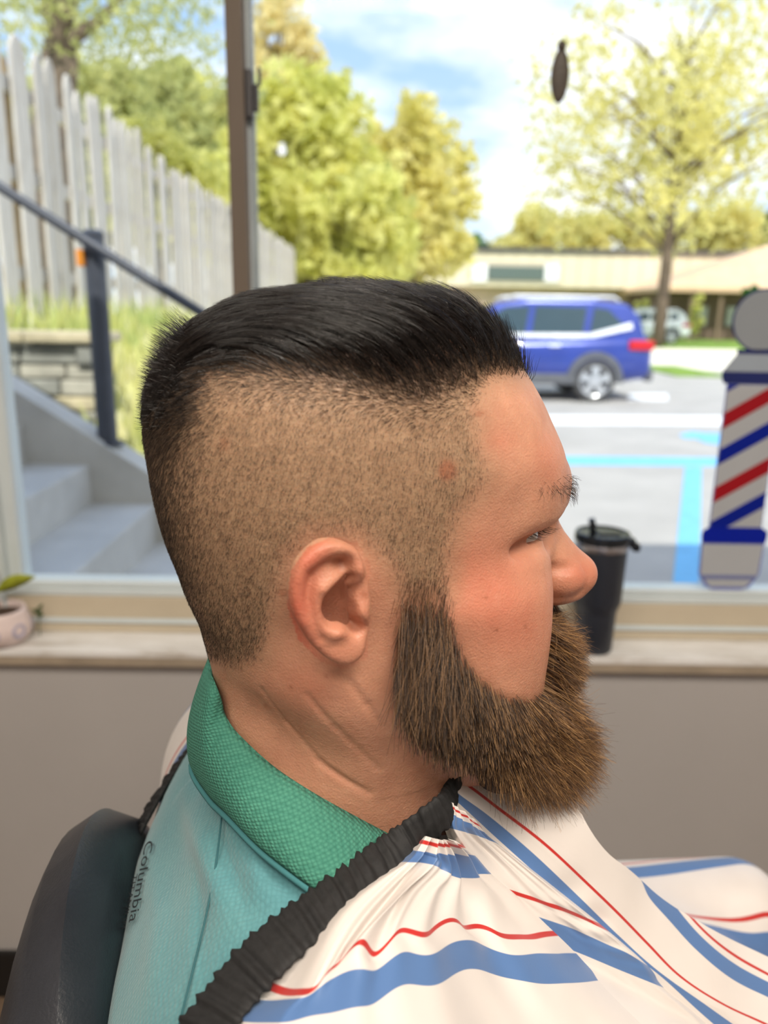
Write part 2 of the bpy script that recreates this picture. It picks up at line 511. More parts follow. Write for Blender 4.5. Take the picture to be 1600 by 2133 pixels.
hb = MB(); hb.box((0.045, -0.012, 0.205), (0.060, 0.012, 0.222), bev=0.004); hb.box((0.056, -0.010, 0.196), (0.070, 0.010, 0.212), bev=0.004)
hb.build('carry_handle', Ml, tum)

# ------------------------------------------------------------------ little plant pot on the sill
pb = atY(2, 1335, 1.372); pb[2] = SZ
pot = tag(empty('potted_seedling', pb), 'small pinkish white ceramic pot with a single-leaf seedling on the sill', 'potted plant')
Mp = simple('pink_white_glaze', S(226, 208, 204), 0.35, var=0.05, scale=20)
MB().lathe([(0.0, 0.0), (0.036, 0.0), (0.046, 0.004), (0.055, 0.015), (0.058, 0.030), (0.056, 0.045), (0.050, 0.060), (0.049, 0.066), (0.046, 0.067), (0.044, 0.060), (0.044, 0.052)], 48, cap=False).build('pot', Mp, pot, smooth='all')
MB().lathe([(0.0, 0.058), (0.02, 0.057), (0.038, 0.054), (0.046, 0.051)], 24, cap=False).build('soil', simple('potting_soil', S(66, 46, 30), 0.95, var=0.4, scale=90, bump=0.8, bscale=200), pot, smooth='all')
Mring = simple('lilac_relief_glaze', S(176, 168, 186), 0.35)
for ang in (-28, -78, -128, 22):
    a = math.radians(ang)
    # ring-and-boss relief discs on the pot's belly
    Mx = Matrix.Rotation(a, 4, 'Z') @ Matrix.Translation((0.0555, 0, 0.032)) @ Matrix.Rotation(math.radians(84), 4, 'Y')
    d = MB().lathe([(0.007, 0.0), (0.0085, 0.0022), (0.013, 0.0022), (0.015, 0.0), (0.014, -0.004), (0.007, -0.004)], 24, M=Mx, cap=False).build('relief_ring', Mring, pot, smooth='all')
    MB().lathe([(0.0, 0.003), (0.004, 0.0025), (0.006, 0.0), (0.006, -0.003)], 16, M=Mx, cap=False).build('relief_boss', Mp, d, smooth='all')
MB().tube([(0.0, 0.0, 0.052), (0.002, 0, 0.075), (-0.001, 0, 0.10), (0.003, 0.0, 0.13)], [0.0022, 0.002, 0.0017, 0.0012], 8).build('stem', simple('seedling_stem', S(120, 116, 104), 0.7), pot, smooth='all')
Mleaf = simple('seedling_leaf', S(150, 158, 40), 0.5, var=0.2, scale=40)
def leaf(base, tip, wid, arch, name, parent):
    base = Vector(base); tip = Vector(tip); ax = tip - base; side = ax.cross(Vector((0, 1, 0.35))).normalized()
    up = side.cross(ax).normalized()
    V = []; n = 12
    for i in range(n + 1):
        t = i / n; w = wid * math.sin(math.pi * t ** 0.85) ** 0.9 if 0 < t < 1 else 0.0004
        c = base + ax * t + Vector((0, 0, 1)) * arch * math.sin(math.pi * t)
        for s in (-1, 0, 1): V.append(c + side * w * s + up * (abs(s) * w * 0.35))
    Fc = [(i*3+k, i*3+k+1, (i+1)*3+k+1, (i+1)*3+k) for i in range(n) for k in (0, 1)]
    o = mesh_obj(name, V, Fc, Mleaf, parent, smooth='all')
    md = o.modifiers.new('thick', 'SOLIDIFY'); md.thickness = 0.0008
    return o
leaf((0.001, 0, 0.098), (0.078, 0.0, 0.130), 0.014, 0.004, 'leaf', pot)
leaf((0.0, 0, 0.128), (-0.05, 0.01, 0.165), 0.013, 0.006, 'leaf', pot)
MB().tube([(0.001, 0, 0.093), (0.006, 0, 0.101)], 0.0012, 6).build('leaf_stalk', Mleaf, pot)
# a sprig of green behind the pot
sp = atY(78, 1270, 1.40); sp[2] = SZ
spr = tag(empty('green_sprig', sp), 'tiny dark green sprig on the sill right behind the pink pot', 'plant')
MB().tube([(0, 0, 0), (0.001, 0, 0.03), (0, 0, 0.052)], 0.001, 6).build('stem', simple('sprig_green', S(70, 84, 50), 0.7), spr)
for k in range(6):
    a = k * 1.3
    leaf((0, 0, 0.035 + 0.003 * k), (0.011 * math.cos(a), 0.011 * math.sin(a), 0.045 + 0.004 * k), 0.003, 0.001, 'leaf', spr).data.materials[0] = simple('sprig_leaf', S(74, 92, 52), 0.6) if k == 0 else bpy.data.materials['sprig_leaf']
# ================================================================== outdoors
M_asph = simple('asphalt', S(176, 172, 166), 0.9, var=0.10, scale=1.6, bump=0.25, bscale=90, bdist=0.004)
M_conc = simple('step_concrete', S(196, 194, 188), 0.9, var=0.10, scale=5, bump=0.3, bscale=160, bdist=0.003)
M_walk = simple('pale_concrete', S(232, 224, 208), 0.9, var=0.06, scale=2)
M_lawn = simple('lawn_grass', S(120, 150, 52), 0.95, var=0.3, scale=3)
M_bank = simple('dry_grass_bank', S(196, 190, 138), 0.95, var=0.3, scale=4, bump=0.6, bscale=20, bdist=0.03)
M_lineblue = simple('blue_line_paint', S(120, 190, 235), 0.8, var=0.08, scale=9)
M_linewhite = simple('white_line_paint', S(235, 238, 240), 0.8, var=0.05, scale=9)
struct('parking_lot', MB().box((-60, WY + 0.2, -0.2), (90, 120, 0.0)), M_asph, 'grey asphalt parking lot in front of the shop', 'parking lot')
def slab(name, X0, X1, Y0, Y1, z0, z1, m, lab, cat):
    return struct(name, MB().box((X0, Y0, z0), (X1, Y1, z1)), m, lab, cat)
def Yg(y, x=1450): return atZ(x, y, 0.0)[1]
slab('sidewalk', 4.9, 60, Yg(772), Yg(727), -0.1, 0.012, M_walk, 'sunlit pale concrete drive beyond the parking lot', 'pavement')
slab('lawn', 5.2, 60, Yg(727), Yg(702), -0.1, 0.05, M_lawn, 'green lawn strip before the far building', 'lawn')
slab('lawn', atZ(1368, 775, 0)[0], atZ(1468, 775, 0)[0], Yg(785), Yg(764), -0.1, 0.03, M_lawn, 'small patch of grass at the edge of the lot', 'lawn')
def ground_quad(name, pts, m, lab, z=0.004):
    P = [atZ(x, y, z) for x, y in pts]; n = len(P)
    V = [tuple(p) for p in P] + [(p[0], p[1], 0.0) for p in P]
    o = MB().add(V, [tuple(range(n)), tuple(range(2*n-1, n-1, -1))] + [(i, i+n, (i+1) % n + n, (i+1) % n) for i in range(n)]).build(name, m)
    return tag(o, lab, 'road marking')
ground_quad('parking_line', [(560, 863), (1700, 868), (1700, 886), (560, 880)], M_linewhite, 'far pale line painted across the parking lot')
ground_quad('parking_line', [(560, 945), (1700, 955), (1700, 972), (560, 962)], M_lineblue, 'near blue line painted across the parking lot')
ground_quad('parking_line', [(1427, 972), (1462, 972), (1455, 1262), (1397, 1262)], M_lineblue, 'wide blue stall line running from the shop into the lot')
ground_quad('painted_symbol', [(1415, 905), (1440, 899), (1470, 902), (1540, 904), (1560, 912), (1545, 922), (1500, 926), (1470, 922), (1450, 913), (1425, 912)], M_lineblue, 'light blue accessible parking symbol painted on the asphalt')
ground_quad('parking_line', [(1310, 820), (1390, 820), (1392, 834), (1308, 834)], M_linewhite, 'short white stall line behind the blue car')

# ------------------------------------------------------------------ concrete steps with a sloping kerb
st = tag(empty('concrete_steps', (-1.2, 2.6, 0)), 'grey concrete steps climbing to the left outside the window', 'steps')
def ch(mb_, name, m, parent, smooth=False):
    o = mb_.build(name, m, parent, smooth); o.matrix_parent_inverse = Matrix.Translation(parent.location).inverted(); return o
for k in range(1, 8):
    xk = -1.023 + 0.29 * (3 - k)
    ch(MB().box((xk - 0.34 if k < 7 else -3.2, 1.62, 0.18 * (k - 1) - (0.02 if k > 1 else 0)), (xk, 3.5, 0.18 * k), bev=0.012), 'step', M_conc, st)
kz = lambda X: 0.668 + 0.66 * (-1.06 - X)
poly = [(-0.10, 0.0), (-0.10, max(0.0, kz(-0.10)) + 0.04), (-2.05, kz(-2.05)), (-3.2, kz(-2.05) + 0.02), (-3.2, 0.0)]
ch(MB().prism(poly, 3.5, 3.68), 'kerb', M_conc, st)
# railing
rl = tag(empty('handrail', (-1.28, 3.59, 0.8)), 'black metal handrail with one round post beside the concrete steps', 'handrail')
M_rail = simple('black_rail_paint', S(66, 70, 80), 0.45)
pbase = atY(226, 935, 3.59); ptop = atY(190, 494, 3.59)
ch(MB().tube([(pbase[0], 3.59, pbase[2] - 0.08), (pbase[0], 3.59, ptop[2])], 0.045, 20), 'post', M_rail, rl, True)
ch(MB().lathe([(0.046, 0), (0.048, 0.004), (0.046, 0.02), (0.03, 0.032), (0.0, 0.036)], 20, (pbase[0], 3.59, ptop[2])), 'post_cap', M_rail, rl, True)
ch(MB().lathe([(0.075, 0), (0.075, 0.012), (0.05, 0.016)], 20, (pbase[0], 3.59, kz(pbase[0]) - 0.0)), 'base_plate', M_rail, rl, True)
ra = atY(-60, 352, 3.52); rb = atY(420, 652, 3.52)
rd = (rb - ra)
ch(MB().tube([ra - rd * 0.4, ra, rb, rb + rd * 0.35, rb + rd * 0.35 + np.array([0.05, 0, -0.06])], 0.022, 14), 'rail', M_rail, rl, True)
mid = ra + rd * ((pbase[0] - ra[0]) / rd[0])
ch(MB().tube([mid, (mid[0], 3.59, mid[2] - 0.03)], 0.016, 10), 'bracket', M_rail, rl, True)
ch(MB().box((pbase[0] - 0.06, 3.53, mid[2] - 0.10), (pbase[0] - 0.03, 3.56, mid[2] - 0.03), bev=0.004), 'orange_tag', simple('orange_tag', S(225, 140, 40), 0.6), rl)

# ------------------------------------------------------------------ bank, stone wall, fence
FX = -2.37
def bank_z(X, Y):
    t = np.clip((X + 2.15) / 1.35, 0, 1)
    z = 1.24 * (1 - t * t * (3 - 2 * t))
    return z - np.clip((Y - 12) / 30, 0, 1) * 0.25
gx = np.linspace(-9, -0.75, 60); gy = np.concatenate([np.linspace(3.68, 8, 50), np.linspace(8.4, 30, 40)])
GX, GY_ = np.meshgrid(gx, gy, indexing='ij')
GZ = bank_z(GX, GY_) + 0.03 * np.sin(GX * 7 + GY_ * 3) * np.sin(GY_ * 5.3) * (GX > -2.2)
cut = (GY_ < 4.62) & (GX < -1.55)
GZ = np.where(cut, np.minimum(GZ, 0.3), GZ)
V = np.stack([GX, GY_, GZ], -1).reshape(-1, 3); ny = len(gy)
I = (np.arange(len(gx) - 1)[:, None] * ny + np.arange(ny - 1)[None]).ravel()
bank = fast_mesh('grass_bank', V, np.stack([I, I + ny, I + ny + 1, I + 1], -1), M_bank)
tag(bank, 'sloping bank of dry grass and soil below the picket fence', 'bank', kind='structure')
# weeds on the bank (uncountable)
def blades(n, posf, hmin, hmax, w):
    P = posf(n)
    a = rng.uniform(0, 2 * np.pi, n); h = rng.uniform(hmin, hmax, n); lean = rng.normal(0, 0.25, (n, 2)) * h[:, None]
    d = np.stack([np.cos(a), np.sin(a), np.zeros(n)], -1) * w
    tip = P + np.concatenate([lean, h[:, None]], 1); mid = P + np.concatenate([lean * 0.3, h[:, None] * 0.55], 1)
    V = np.stack([P - d, P + d, mid + d * .8, mid - d * .8, tip], 1).reshape(-1, 3)
    b = np.arange(n) * 5
    F3 = np.concatenate([np.stack([b, b+1, b+2], -1), np.stack([b, b+2, b+3], -1), np.stack([b+3, b+2, b+4], -1)])
    return V, F3
def pos_weed(n):
    X = rng.uniform(-2.3, -0.95, n); Y = 3.72 + rng.random(n) ** 2 * 5
    return np.stack([X, Y, bank_z(X, Y) - 0.02], -1)
V, F3 = blades(4200, pos_weed, 0.08, 0.34, 0.008)
keep = ~((V[:, 0].reshape(-1, 5)[:, 0] < -1.5) & (V[:, 1].reshape(-1, 5)[:, 0] < 4.7))
idx = np.where(keep)[0]
V2 = V.reshape(-1, 5, 3)[idx].reshape(-1, 3); b = np.arange(len(idx)) * 5
F3 = np.concatenate([np.stack([b, b+1, b+2], -1), np.stack([b, b+2, b+3], -1), np.stack([b+3, b+2, b+4], -1)])
tW = NT('weed_leaves'); fz = tW.noise(2.2, 3)
tW.set(Base_Color=tW.ramp(fz, [(0.3, S(130, 156, 84)), (0.55, S(204, 204, 124)), (0.75, S(224, 216, 160))]), Roughness=0.8)
tag(fast_mesh('weeds', V2, F3, tW.m, smooth=False), 'tall weeds and grass growing on the bank by the steps', 'weeds', kind='stuff')
# dry-laid stone wall, each stone a piece
sw = tag(empty('stone_wall', (-2.3, 4.55, 0)), 'low dry-stacked stone retaining wall with a flat cap beside the steps', 'stone wall')
Mst = [simple('wall_stone', S(178, 174, 160), 0.95, var=0.25, scale=6, bump=0.5, bscale=30, bdist=0.01),
       simple('wall_stone_grey', S(150, 150, 142), 0.95, var=0.25, scale=6, bump=0.5, bscale=30, bdist=0.01),
       simple('wall_stone_tan', S(196, 184, 152), 0.95, var=0.2, scale=6, bump=0.5, bscale=30, bdist=0.01)]
z = 0.42
capz = atY(100, 692, 4.35)[2]
while z < capz - 0.06:
    hgt = random.uniform(0.075, 0.12); hgt = min(hgt, capz - 0.055 - z)
    x = -3.1 + random.uniform(-0.15, 0)
    while x < -1.62:
        wdt = random.uniform(0.16, 0.36); x1 = min(x + wdt, -1.58)
        dy = random.uniform(-0.03, 0.03)
        Mx = Matrix.Rotation(random.uniform(-.02, .02), 4, 'Y')
        ch(MB().box((x + 0.006, 4.38 + dy, z + 0.005), (x1 - 0.006, 4.68, z + hgt - 0.004), bev=0.014), 'stone', random.choice(Mst), sw)
        x = x1
    z += hgt
for i in range(4):
    x = -3.2 + i * 0.42
    ch(MB().box((x + 0.004, 4.33, capz - 0.055), (x + 0.416, 4.72, capz), bev=0.012), 'cap_stone', Mst[2], sw)
ch(MB().box((-3.2, 4.45, 0.0), (-1.6, 4.66, capz - 0.06)), 'core', Mst[1], sw)
# weathered picket fence
fn = tag(empty('picket_fence', (FX, 12, 1.2)), 'weathered grey wooden picket fence receding along the bank', 'fence')
tp = NT('weathered_wood')
fz = tp.noise(6, 5, 0.6, stretch=(6, 6, 0.6)); oi = tp.n('ShaderNodeObjectInfo')
c1 = tp.ramp(fz, [(0.3, S(176, 168, 156)), (0.7, S(222, 218, 210))])
c2 = tp.mix(tp.math('MULTIPLY', oi.outputs['Random'], 0.35), c1, S(150, 140, 126))
tp.set(Base_Color=c2, Roughness=0.9); tp.bump(fz, 0.5, 0.006)
M_pick = tp.m
ztop = lambda Y: atX(0, 0, 0)[2] if False else 0
slope_h = -1.64
prof_w = 0.09
me_cache = None
def picket_mesh():
    pm = MB().prism([(-prof_w, 0), (prof_w, 0), (prof_w, 1.74), (prof_w * .62, 1.80), (prof_w * .25, 1.83), (-prof_w * .25, 1.83), (-prof_w * .62, 1.80), (-prof_w, 1.74)], -0.011, 0.011, Matrix.Rotation(math.pi / 2, 4, 'Z'))
    return pm.build('picket', M_pick)
proto = picket_mesh(); pme = proto.data
bpy.data.objects.remove(proto)
Yp = 4.86; n = 0
while Yp < 22.5:
    o = bpy.data.objects.new('picket', pme); COL.objects.link(o); o.parent = fn
    o.matrix_parent_inverse = Matrix.Translation(fn.location).inverted()
    stepz = 0.0 if Yp < 8.3 else (-0.10 if Yp < 12.8 else -0.06)
    big = 0.10 if Yp < 5.2 else 0.0
    hsc = 1.0 + random.uniform(-0.025, 0.025) + (0.03 if Yp < 5.9 else 0)
    o.location = (FX + random.uniform(-0.012, 0.012), Yp, 3.06 - 1.83 + stepz + random.uniform(-0.02, 0.02))
    o.rotation_euler = (random.uniform(-0.02, 0.02), random.uniform(-0.01, 0.01), random.uniform(-0.05, 0.05))
    o.scale = (1, random.uniform(0.85, 1.1) * (0.78 if Yp > 6.4 else 1.0), hsc)
    Yp += (0.225 if Yp > 6.4 else 0.27) + random.uniform(-0.015, 0.02) if Yp > 5.8 else 0.34
    n += 1
for zr in (1.62, 2.25, 2.78):
    ch(MB().box((FX - 0.06, 4.7, zr - 0.045), (FX - 0.02, 22.6, zr + 0.045)), 'rail', M_pick, fn)
for Yq in np.arange(5.55, 22.6, 2.4):
    ch(MB().box((FX - 0.15, Yq - 0.045, 0.9), (FX - 0.06, Yq + 0.045, 2.95)), 'post', simple('post_wood', S(200, 176, 140), 0.9, var=0.2, scale=5) if 'post_wood' not in bpy.data.materials else bpy.data.materials['post_wood'], fn)

# ------------------------------------------------------------------ trees
M_bark = simple('tree_bark', S(112, 98, 84), 0.95, var=0.25, scale=5, bump=0.6, bscale=15, bdist=0.03)
def leafmat(name, c1, c2, c3):
    t = NT(name)
    f = t.noise(0.9, 4, 0.65); g_ = t.n('ShaderNodeNewGeometry')
    col = t.ramp(f, [(0.3, c1), (0.52, c2), (0.72, c3)])
    col = t.mix(t.math('MULTIPLY', g_.outputs['Random Per Island'], 0.5), col, c2)
    t.set(Base_Color=col, Roughness=0.7)
    tl = t.n('ShaderNodeBsdfTranslucent'); t.l(col, tl.inputs[0])
    ms = t.n('ShaderNodeMixShader'); ms.inputs[0].default_value = 0.55
    t.l(t.b.outputs[0], ms.inputs[1]); t.l(tl.outputs[0], ms.inputs[2]); t.l(ms.outputs[0], t.out.inputs[0])
    return t.m
L_yel = leafmat('leaves_yellow_green', S(204, 202, 116), S(234, 226, 150), S(248, 240, 186))
L_grn = leafmat('leaves_fresh_green', S(204, 210, 112), S(230, 228, 144), S(244, 238, 168))
L_dk = leafmat('leaves_mid_green', S(160, 174, 104), S(198, 200, 130), S(224, 218, 152))
L_tan = leafmat('leaves_pale_buds', S(222, 208, 150), S(240, 228, 172), S(250, 242, 200))
L_ev = leafmat('leaves_deep_green', S(40, 84, 30), S(76, 130, 50), S(110, 160, 70))
def tree(px, base_y_or_z, Y, top_px, half_px, lm, lab, nclus, nleaf, lsize, trunk_r, crown_lo, name='leafy_tree', csize=0.28, seed=0, limbs=None, base_z=0.0, group='trees outside the window', straight=False):
    r = np.random.default_rng(seed)
    X = atY(px, 640, Y)[0]
    H = atY(px, top_px, Y)[2]
    lo = atY(px, crown_lo, Y)[2]
    hw = atY(px + half_px, 640, Y)[0] - X
    root = tag(empty(name, (X, Y, base_z)), lab, 'tree', group)
    cz, hz_ = (H + lo) / 2, (H - lo) / 2
    # crown clusters
    q = r.normal(size=(nclus, 3)); q /= np.linalg.norm(q, axis=1)[:, None]
    q *= (r.random(nclus) ** 0.45)[:, None]
    q[:, 2] = np.where(q[:, 2] < 0, q[:, 2], q[:, 2])
    C_ = np.stack([q[:, 0] * hw * 0.92, q[:, 1] * hw * 0.8, cz - base_z + q[:, 2] * hz_ * 0.92], -1)
    cs = csize * hw * r.uniform(0.6, 1.25, nclus)
    n = nleaf; k = r.integers(0, nclus, n)
    P = C_[k] + np.clip(r.normal(size=(n, 3)), -1.8, 1.8) * (cs[k] * 0.62)[:, None]
    a = r.normal(size=(n, 3)); a /= np.linalg.norm(a, axis=1)[:, None]
    b_ = r.normal(size=(n, 3)); b_ -= a * (a * b_).sum(1)[:, None]; b_ /= np.linalg.norm(b_, axis=1)[:, None]
    s = (lsize * r.uniform(0.6, 1.3, n))[:, None]
    V = np.stack([P - a * s, P - b_ * s * .5, P + a * s, P + b_ * s * .5], 1).reshape(-1, 3)
    fast_mesh('foliage', V, np.arange(4 * n).reshape(-1, 4), lm, root, smooth=False)
    # trunk and limbs
    tm = MB()
    th = cz - base_z + hz_ * 0.55
    tp_ = [(0, 0, 0), (0.02 * th, 0, th * .3), (-0.01 * th, 0.01 * th, th * .6), (0.015 * th, 0, th)]
    if straight: tp_ = [(0, 0, 0), (0.002 * th, 0, th * .3), (-0.004 * th, 0, th * .6), (0.006 * th, 0, th * 1.15)]
    tm.tube(tp_, [trunk_r, trunk_r * .85, trunk_r * .55, trunk_r * .15], 10)
    tm.build('trunk', M_bark, root, smooth='all')
    for i in range(min(nclus, limbs if limbs is not None else 14)):
        c = C_[i]; z0 = max(th * (0.25 + 0.10 * r.random()), min(c[2] - 0.55 * math.hypot(c[0], c[1]), th * .95))
        m0 = np.array([0, 0, z0]); m1 = (m0 * .5 + c * .5) + np.array([0, 0, 0.05 * th])
        rr = trunk_r * (0.42 if not straight else 0.16 + 0.22 * r.random())
        MB().tube([m0, m1, c], [rr, rr * .6, rr * .15], 7).build('branch', M_bark, root, smooth='all')
    return root
tree(1378, 700, 36, -70, 345, L_yel, 'large spring tree with sparse yellow-green leaves standing before the far building', 150, 8200, 0.19, 0.30, 560, 'street_tree', 0.13, 3, 46, straight=True)
tree(630, 0, 27, 120, 150, L_grn, 'bushy yellow-green tree right of the brown window mullion', 60, 9000, 0.26, 0.2, 640, seed=4)
tree(855, 0, 30, 185, 130, L_yel, 'round pale yellow-green tree above the man\'s forehead', 55, 8000, 0.26, 0.2, 640, seed=5)
tree(735, 0, 24, 330, 110, L_grn, 'shorter green tree between the two pale trees', 34, 5000, 0.24, 0.15, 650, seed=15)
tree(585, 0, 34, -60, 85, L_tan, 'tall thin tree with pale buds beside the window latch', 40, 3200, 0.22, 0.2, 330, seed=6)
tree(400, 0, 21, 60, 130, L_dk, 'tall olive green tree left of the brown mullion', 50, 6500, 0.24, 0.2, 560, seed=7)
tree(250, 0, 17, 90, 110, L_dk, 'dark trunked tree behind the middle of the fence', 46, 5200, 0.2, 0.18, 520, seed=8)
tree(180, 0, 22, 130, 120, L_dk, 'olive tree filling the gap behind the pickets', 44, 5200, 0.24, 0.16, 520, seed=41)
tree(470, 0, 26, 130, 110, L_grn, 'pale green tree just behind the brown mullion', 44, 5200, 0.26, 0.16, 560, seed=42)
tree(340, 0, 13, 270, 120, L_grn, 'bright green shrub showing just above the fence', 40, 6000, 0.13, 0.08, 520, 'leafy_shrub', seed=9)
tree(440, 0, 18, 330, 90, L_grn, 'leafy green shrub at the far end of the near fence', 34, 5000, 0.16, 0.08, 560, 'leafy_shrub', seed=19)
tree(0, 0, 9, 60, 55, L_ev, 'dark green bush behind the nearest pickets', 26, 3200, 0.09, 0.05, 560, 'leafy_shrub', seed=10)
# big forked trunk on the left, its crown above the frame
ft = tag(empty('forked_tree', (atY(118, 640, 11)[0], 11, 0.6)), 'big tree with a forked dark trunk behind the near fence', 'tree', 'trees outside the window')
o0 = np.array(ft.location)
T = lambda x, y, Y=11: atY(x, y, Y) - o0
tmb = MB(); tmb.tube([(0, 0, 0), T(108, 300), T(126, 110)], [0.30, 0.27, 0.22], 12); tmb.build('trunk', M_bark, ft, smooth='all')
for pts, r0 in (([(118, 140), (128, 40), (150, -80), (190, -260)], 0.19), ([(118, 140), (150, 80), (210, 40), (300, -60)], 0.13), ([(122, 80), (105, 10), (70, -90)], 0.11), ([(126, 60), (146, 0), (150, -120)], 0.14), ([(130, 120), (90, 20), (80, -40)], 0.07)):
    P = [T(x, y) for x, y in pts]
    MB().tube(P, [r0 * (1 - 0.75 * i / (len(P) - 1)) for i in range(len(P))], 9).build('branch', M_bark, ft, smooth='all')
n = 3600
Q = rng.normal(size=(n, 3)); cc = np.array([[T(x, y)[0], rng.uniform(-1.5, 1.5), T(x, y)[2]] for x, y in ((60, 10), (200, 20), (260, 60), (330, -30), (20, -60), (150, -100), (300, -140), (230, 130), (90, -20), (350, 60))])
k = rng.integers(0, len(cc), n)
P = cc[k] + Q * np.array([0.55, 0.6, 0.42])
a = rng.normal(size=(n, 3)); a /= np.linalg.norm(a, axis=1)[:, None]; b_ = np.cross(a, rng.normal(size=(n, 3))); b_ /= np.linalg.norm(b_, axis=1)[:, None]
V = np.stack([P - a * .06, P - b_ * .03, P + a * .06, P + b_ * .03], 1).reshape(-1, 3)
fast_mesh('foliage', V, np.arange(4 * n).reshape(-1, 4), L_dk, ft, smooth=False)
# low trees behind the far building
for i, (px, tp_, hw_, lm, lab) in enumerate(((1085, 430, 75, L_yel, 'low yellow-green tree behind the left part of the far building'), (1215, 420, 80, L_yel, 'low olive tree behind the sign of the far building'), (1330, 430, 70, L_yel, 'low tree directly behind the street tree trunk'),
        (1470, 405, 95, L_yel, 'wide yellow tree behind the right part of the far building'), (1600, 392, 45, L_ev, 'dark green tree at the right edge of the window view'), (980, 495, 40, L_ev, 'small dark green tree peeking over the flat roof'))):
    tree(px, 0, 74, tp_, hw_, lm, lab, 30, 3600, 0.42, 0.2, 600, seed=30 + i, limbs=4)

# ------------------------------------------------------------------ far building with a sign band
fb = tag(empty('commercial_building', (12, 55, 0)), 'long tan one-storey commercial building with a flat dark roof edge', 'building')
M_tan = simple('tan_siding', S(228, 216, 188), 0.8, var=0.05, scale=0.6)
M_rbrick = simple('pinkish_brick', S(216, 188, 168), 0.9, var=0.12, scale=2)
M_roofdk = simple('dark_roof_edge', S(84, 82, 82), 0.7)
BY = 55.0
zr0 = atY(1200, 528, BY)[2]; zr1 = atY(1200, 519, BY)[2]; zs0 = atY(1200, 600, BY)[2]
bx0 = atY(845, 560, BY)[0]; bx1 = 40.0
ch(MB().box((bx0, BY + 0.3, 0), (bx1, BY + 6, zs0 + 0.1)), 'brick_wall', M_rbrick, fb)
xw = 1.05
i = 0; x = bx0
while x < bx1:
    ch(MB().box((x + 0.02, BY - 0.6, zs0), (min(x + xw, bx1) - 0.02, BY + 0.3, zr0)), 'siding_panel', M_tan, fb); x += xw
ch(MB().box((bx0, BY - 0.5, zs0 + 0.02), (bx1, BY + 6, zr0 - 0.02)), 'upper_wall', M_tan, fb)
ch(MB().box((bx0 - 0.3, BY - 0.8, zr0), (bx1 + 0.3, BY + 6, zr1)), 'roof_edge', M_roofdk, fb)
sg = lambda x, y: atY(x, y, BY - 0.75)
def signbox(name, x0, y0, x1, y1, ya, m, parent=fb):
    a_, b2 = sg(x0, y1), sg(x1, y0)
    return ch(MB().box((a_[0], BY - ya, a_[2]), (b2[0], BY - 0.6, b2[2])), name, m, parent)
signbox('sign_board', 980, 547, 1170, 588, 0.66, simple('sign_tan', S(196, 186, 166), 0.7))
signbox('sign_panel', 1016, 556, 1135, 582, 0.74, simple('sign_dark_green', S(96, 110, 106), 0.4))
for x0 in (983, 1134): signbox('sign_lamp_square', x0, 550, x0 + 33, 586, 0.72, simple('sign_white', S(245, 245, 245), 0.5) if 'sign_white' not in bpy.data.materials else bpy.data.materials['sign_white'])
# low house on the right with a tan hipped roof
hs = tag(empty('porch_house', (18, 48, 0)), 'low house at far right with a tan hipped roof and dark porch', 'house')
HY = 46.5
e0 = atY(1385, 597, HY); e1 = atY(1800, 597, HY); rg = atY(1640, 508, HY + 4)
M_rooft = simple('tan_shingle', S(216, 184, 150), 0.9, var=0.1, scale=1.5)
ez = e0[2]; V = [(e0[0], HY, ez), (e1[0], HY, ez), (e1[0], HY + 9, ez), (e0[0], HY + 9, ez), (rg[0], HY + 4, rg[2] + .3), (e1[0], HY + 4, rg[2] + .3)]
V += [(x, y, z - 0.25) for x, y, z in V[:4]]
ch(MB().add(V, [(0, 1, 5, 4), (1, 2, 5), (2, 3, 4, 5), (3, 0, 4), (0, 6, 7, 1), (1, 7, 8, 2), (2, 8, 9, 3), (3, 9, 6, 0), (6, 9, 8, 7)]), 'roof', M_rooft, hs)
ch(MB().box((e0[0] + 0.6, HY + 1.8, 0), (e1[0] - .5, HY + 8.5, ez - 0.2)), 'wall', simple('dark_brown_wall', S(110, 92, 80), 0.9, var=0.15, scale=1.5), hs)
for xx in (1440, 1500, 1560):
    p = atY(xx, 640, HY + 0.4); ch(MB().box((p[0] - 0.1, HY + 0.3, 0), (p[0] + 0.1, HY + 0.5, ez - 0.2)), 'porch_post', simple('porch_post', S(130, 110, 92), 0.9) if 'porch_post' not in bpy.data.materials else bpy.data.materials['porch_post'], hs)
for xx in (1455, 1530):
    a_ = atY(xx, 660, HY + 1.75); ch(MB().box((a_[0] - 0.5, HY + 1.7, 0.9), (a_[0] + 0.5, HY + 1.8, 2.0)), 'window', simple('house_window', S(190, 190, 186), 0.2) if 'house_window' not in bpy.data.materials else bpy.data.materials['house_window'], hs)
for px, tp_, hw_, lab in ((1455, 600, 13, 'narrow green shrub in front of the dark porch'), (1560, 572, 16, 'pointed evergreen beside the barber pole ball'), (1338, 618, 14, 'yellow shrub left of the tree trunk')):
    tree(px, 0, 43.5, tp_, hw_, L_grn if px != 1560 else L_ev, lab, 14, 900, 0.16, 0.05, 700, 'garden_shrub', seed=px, limbs=3)

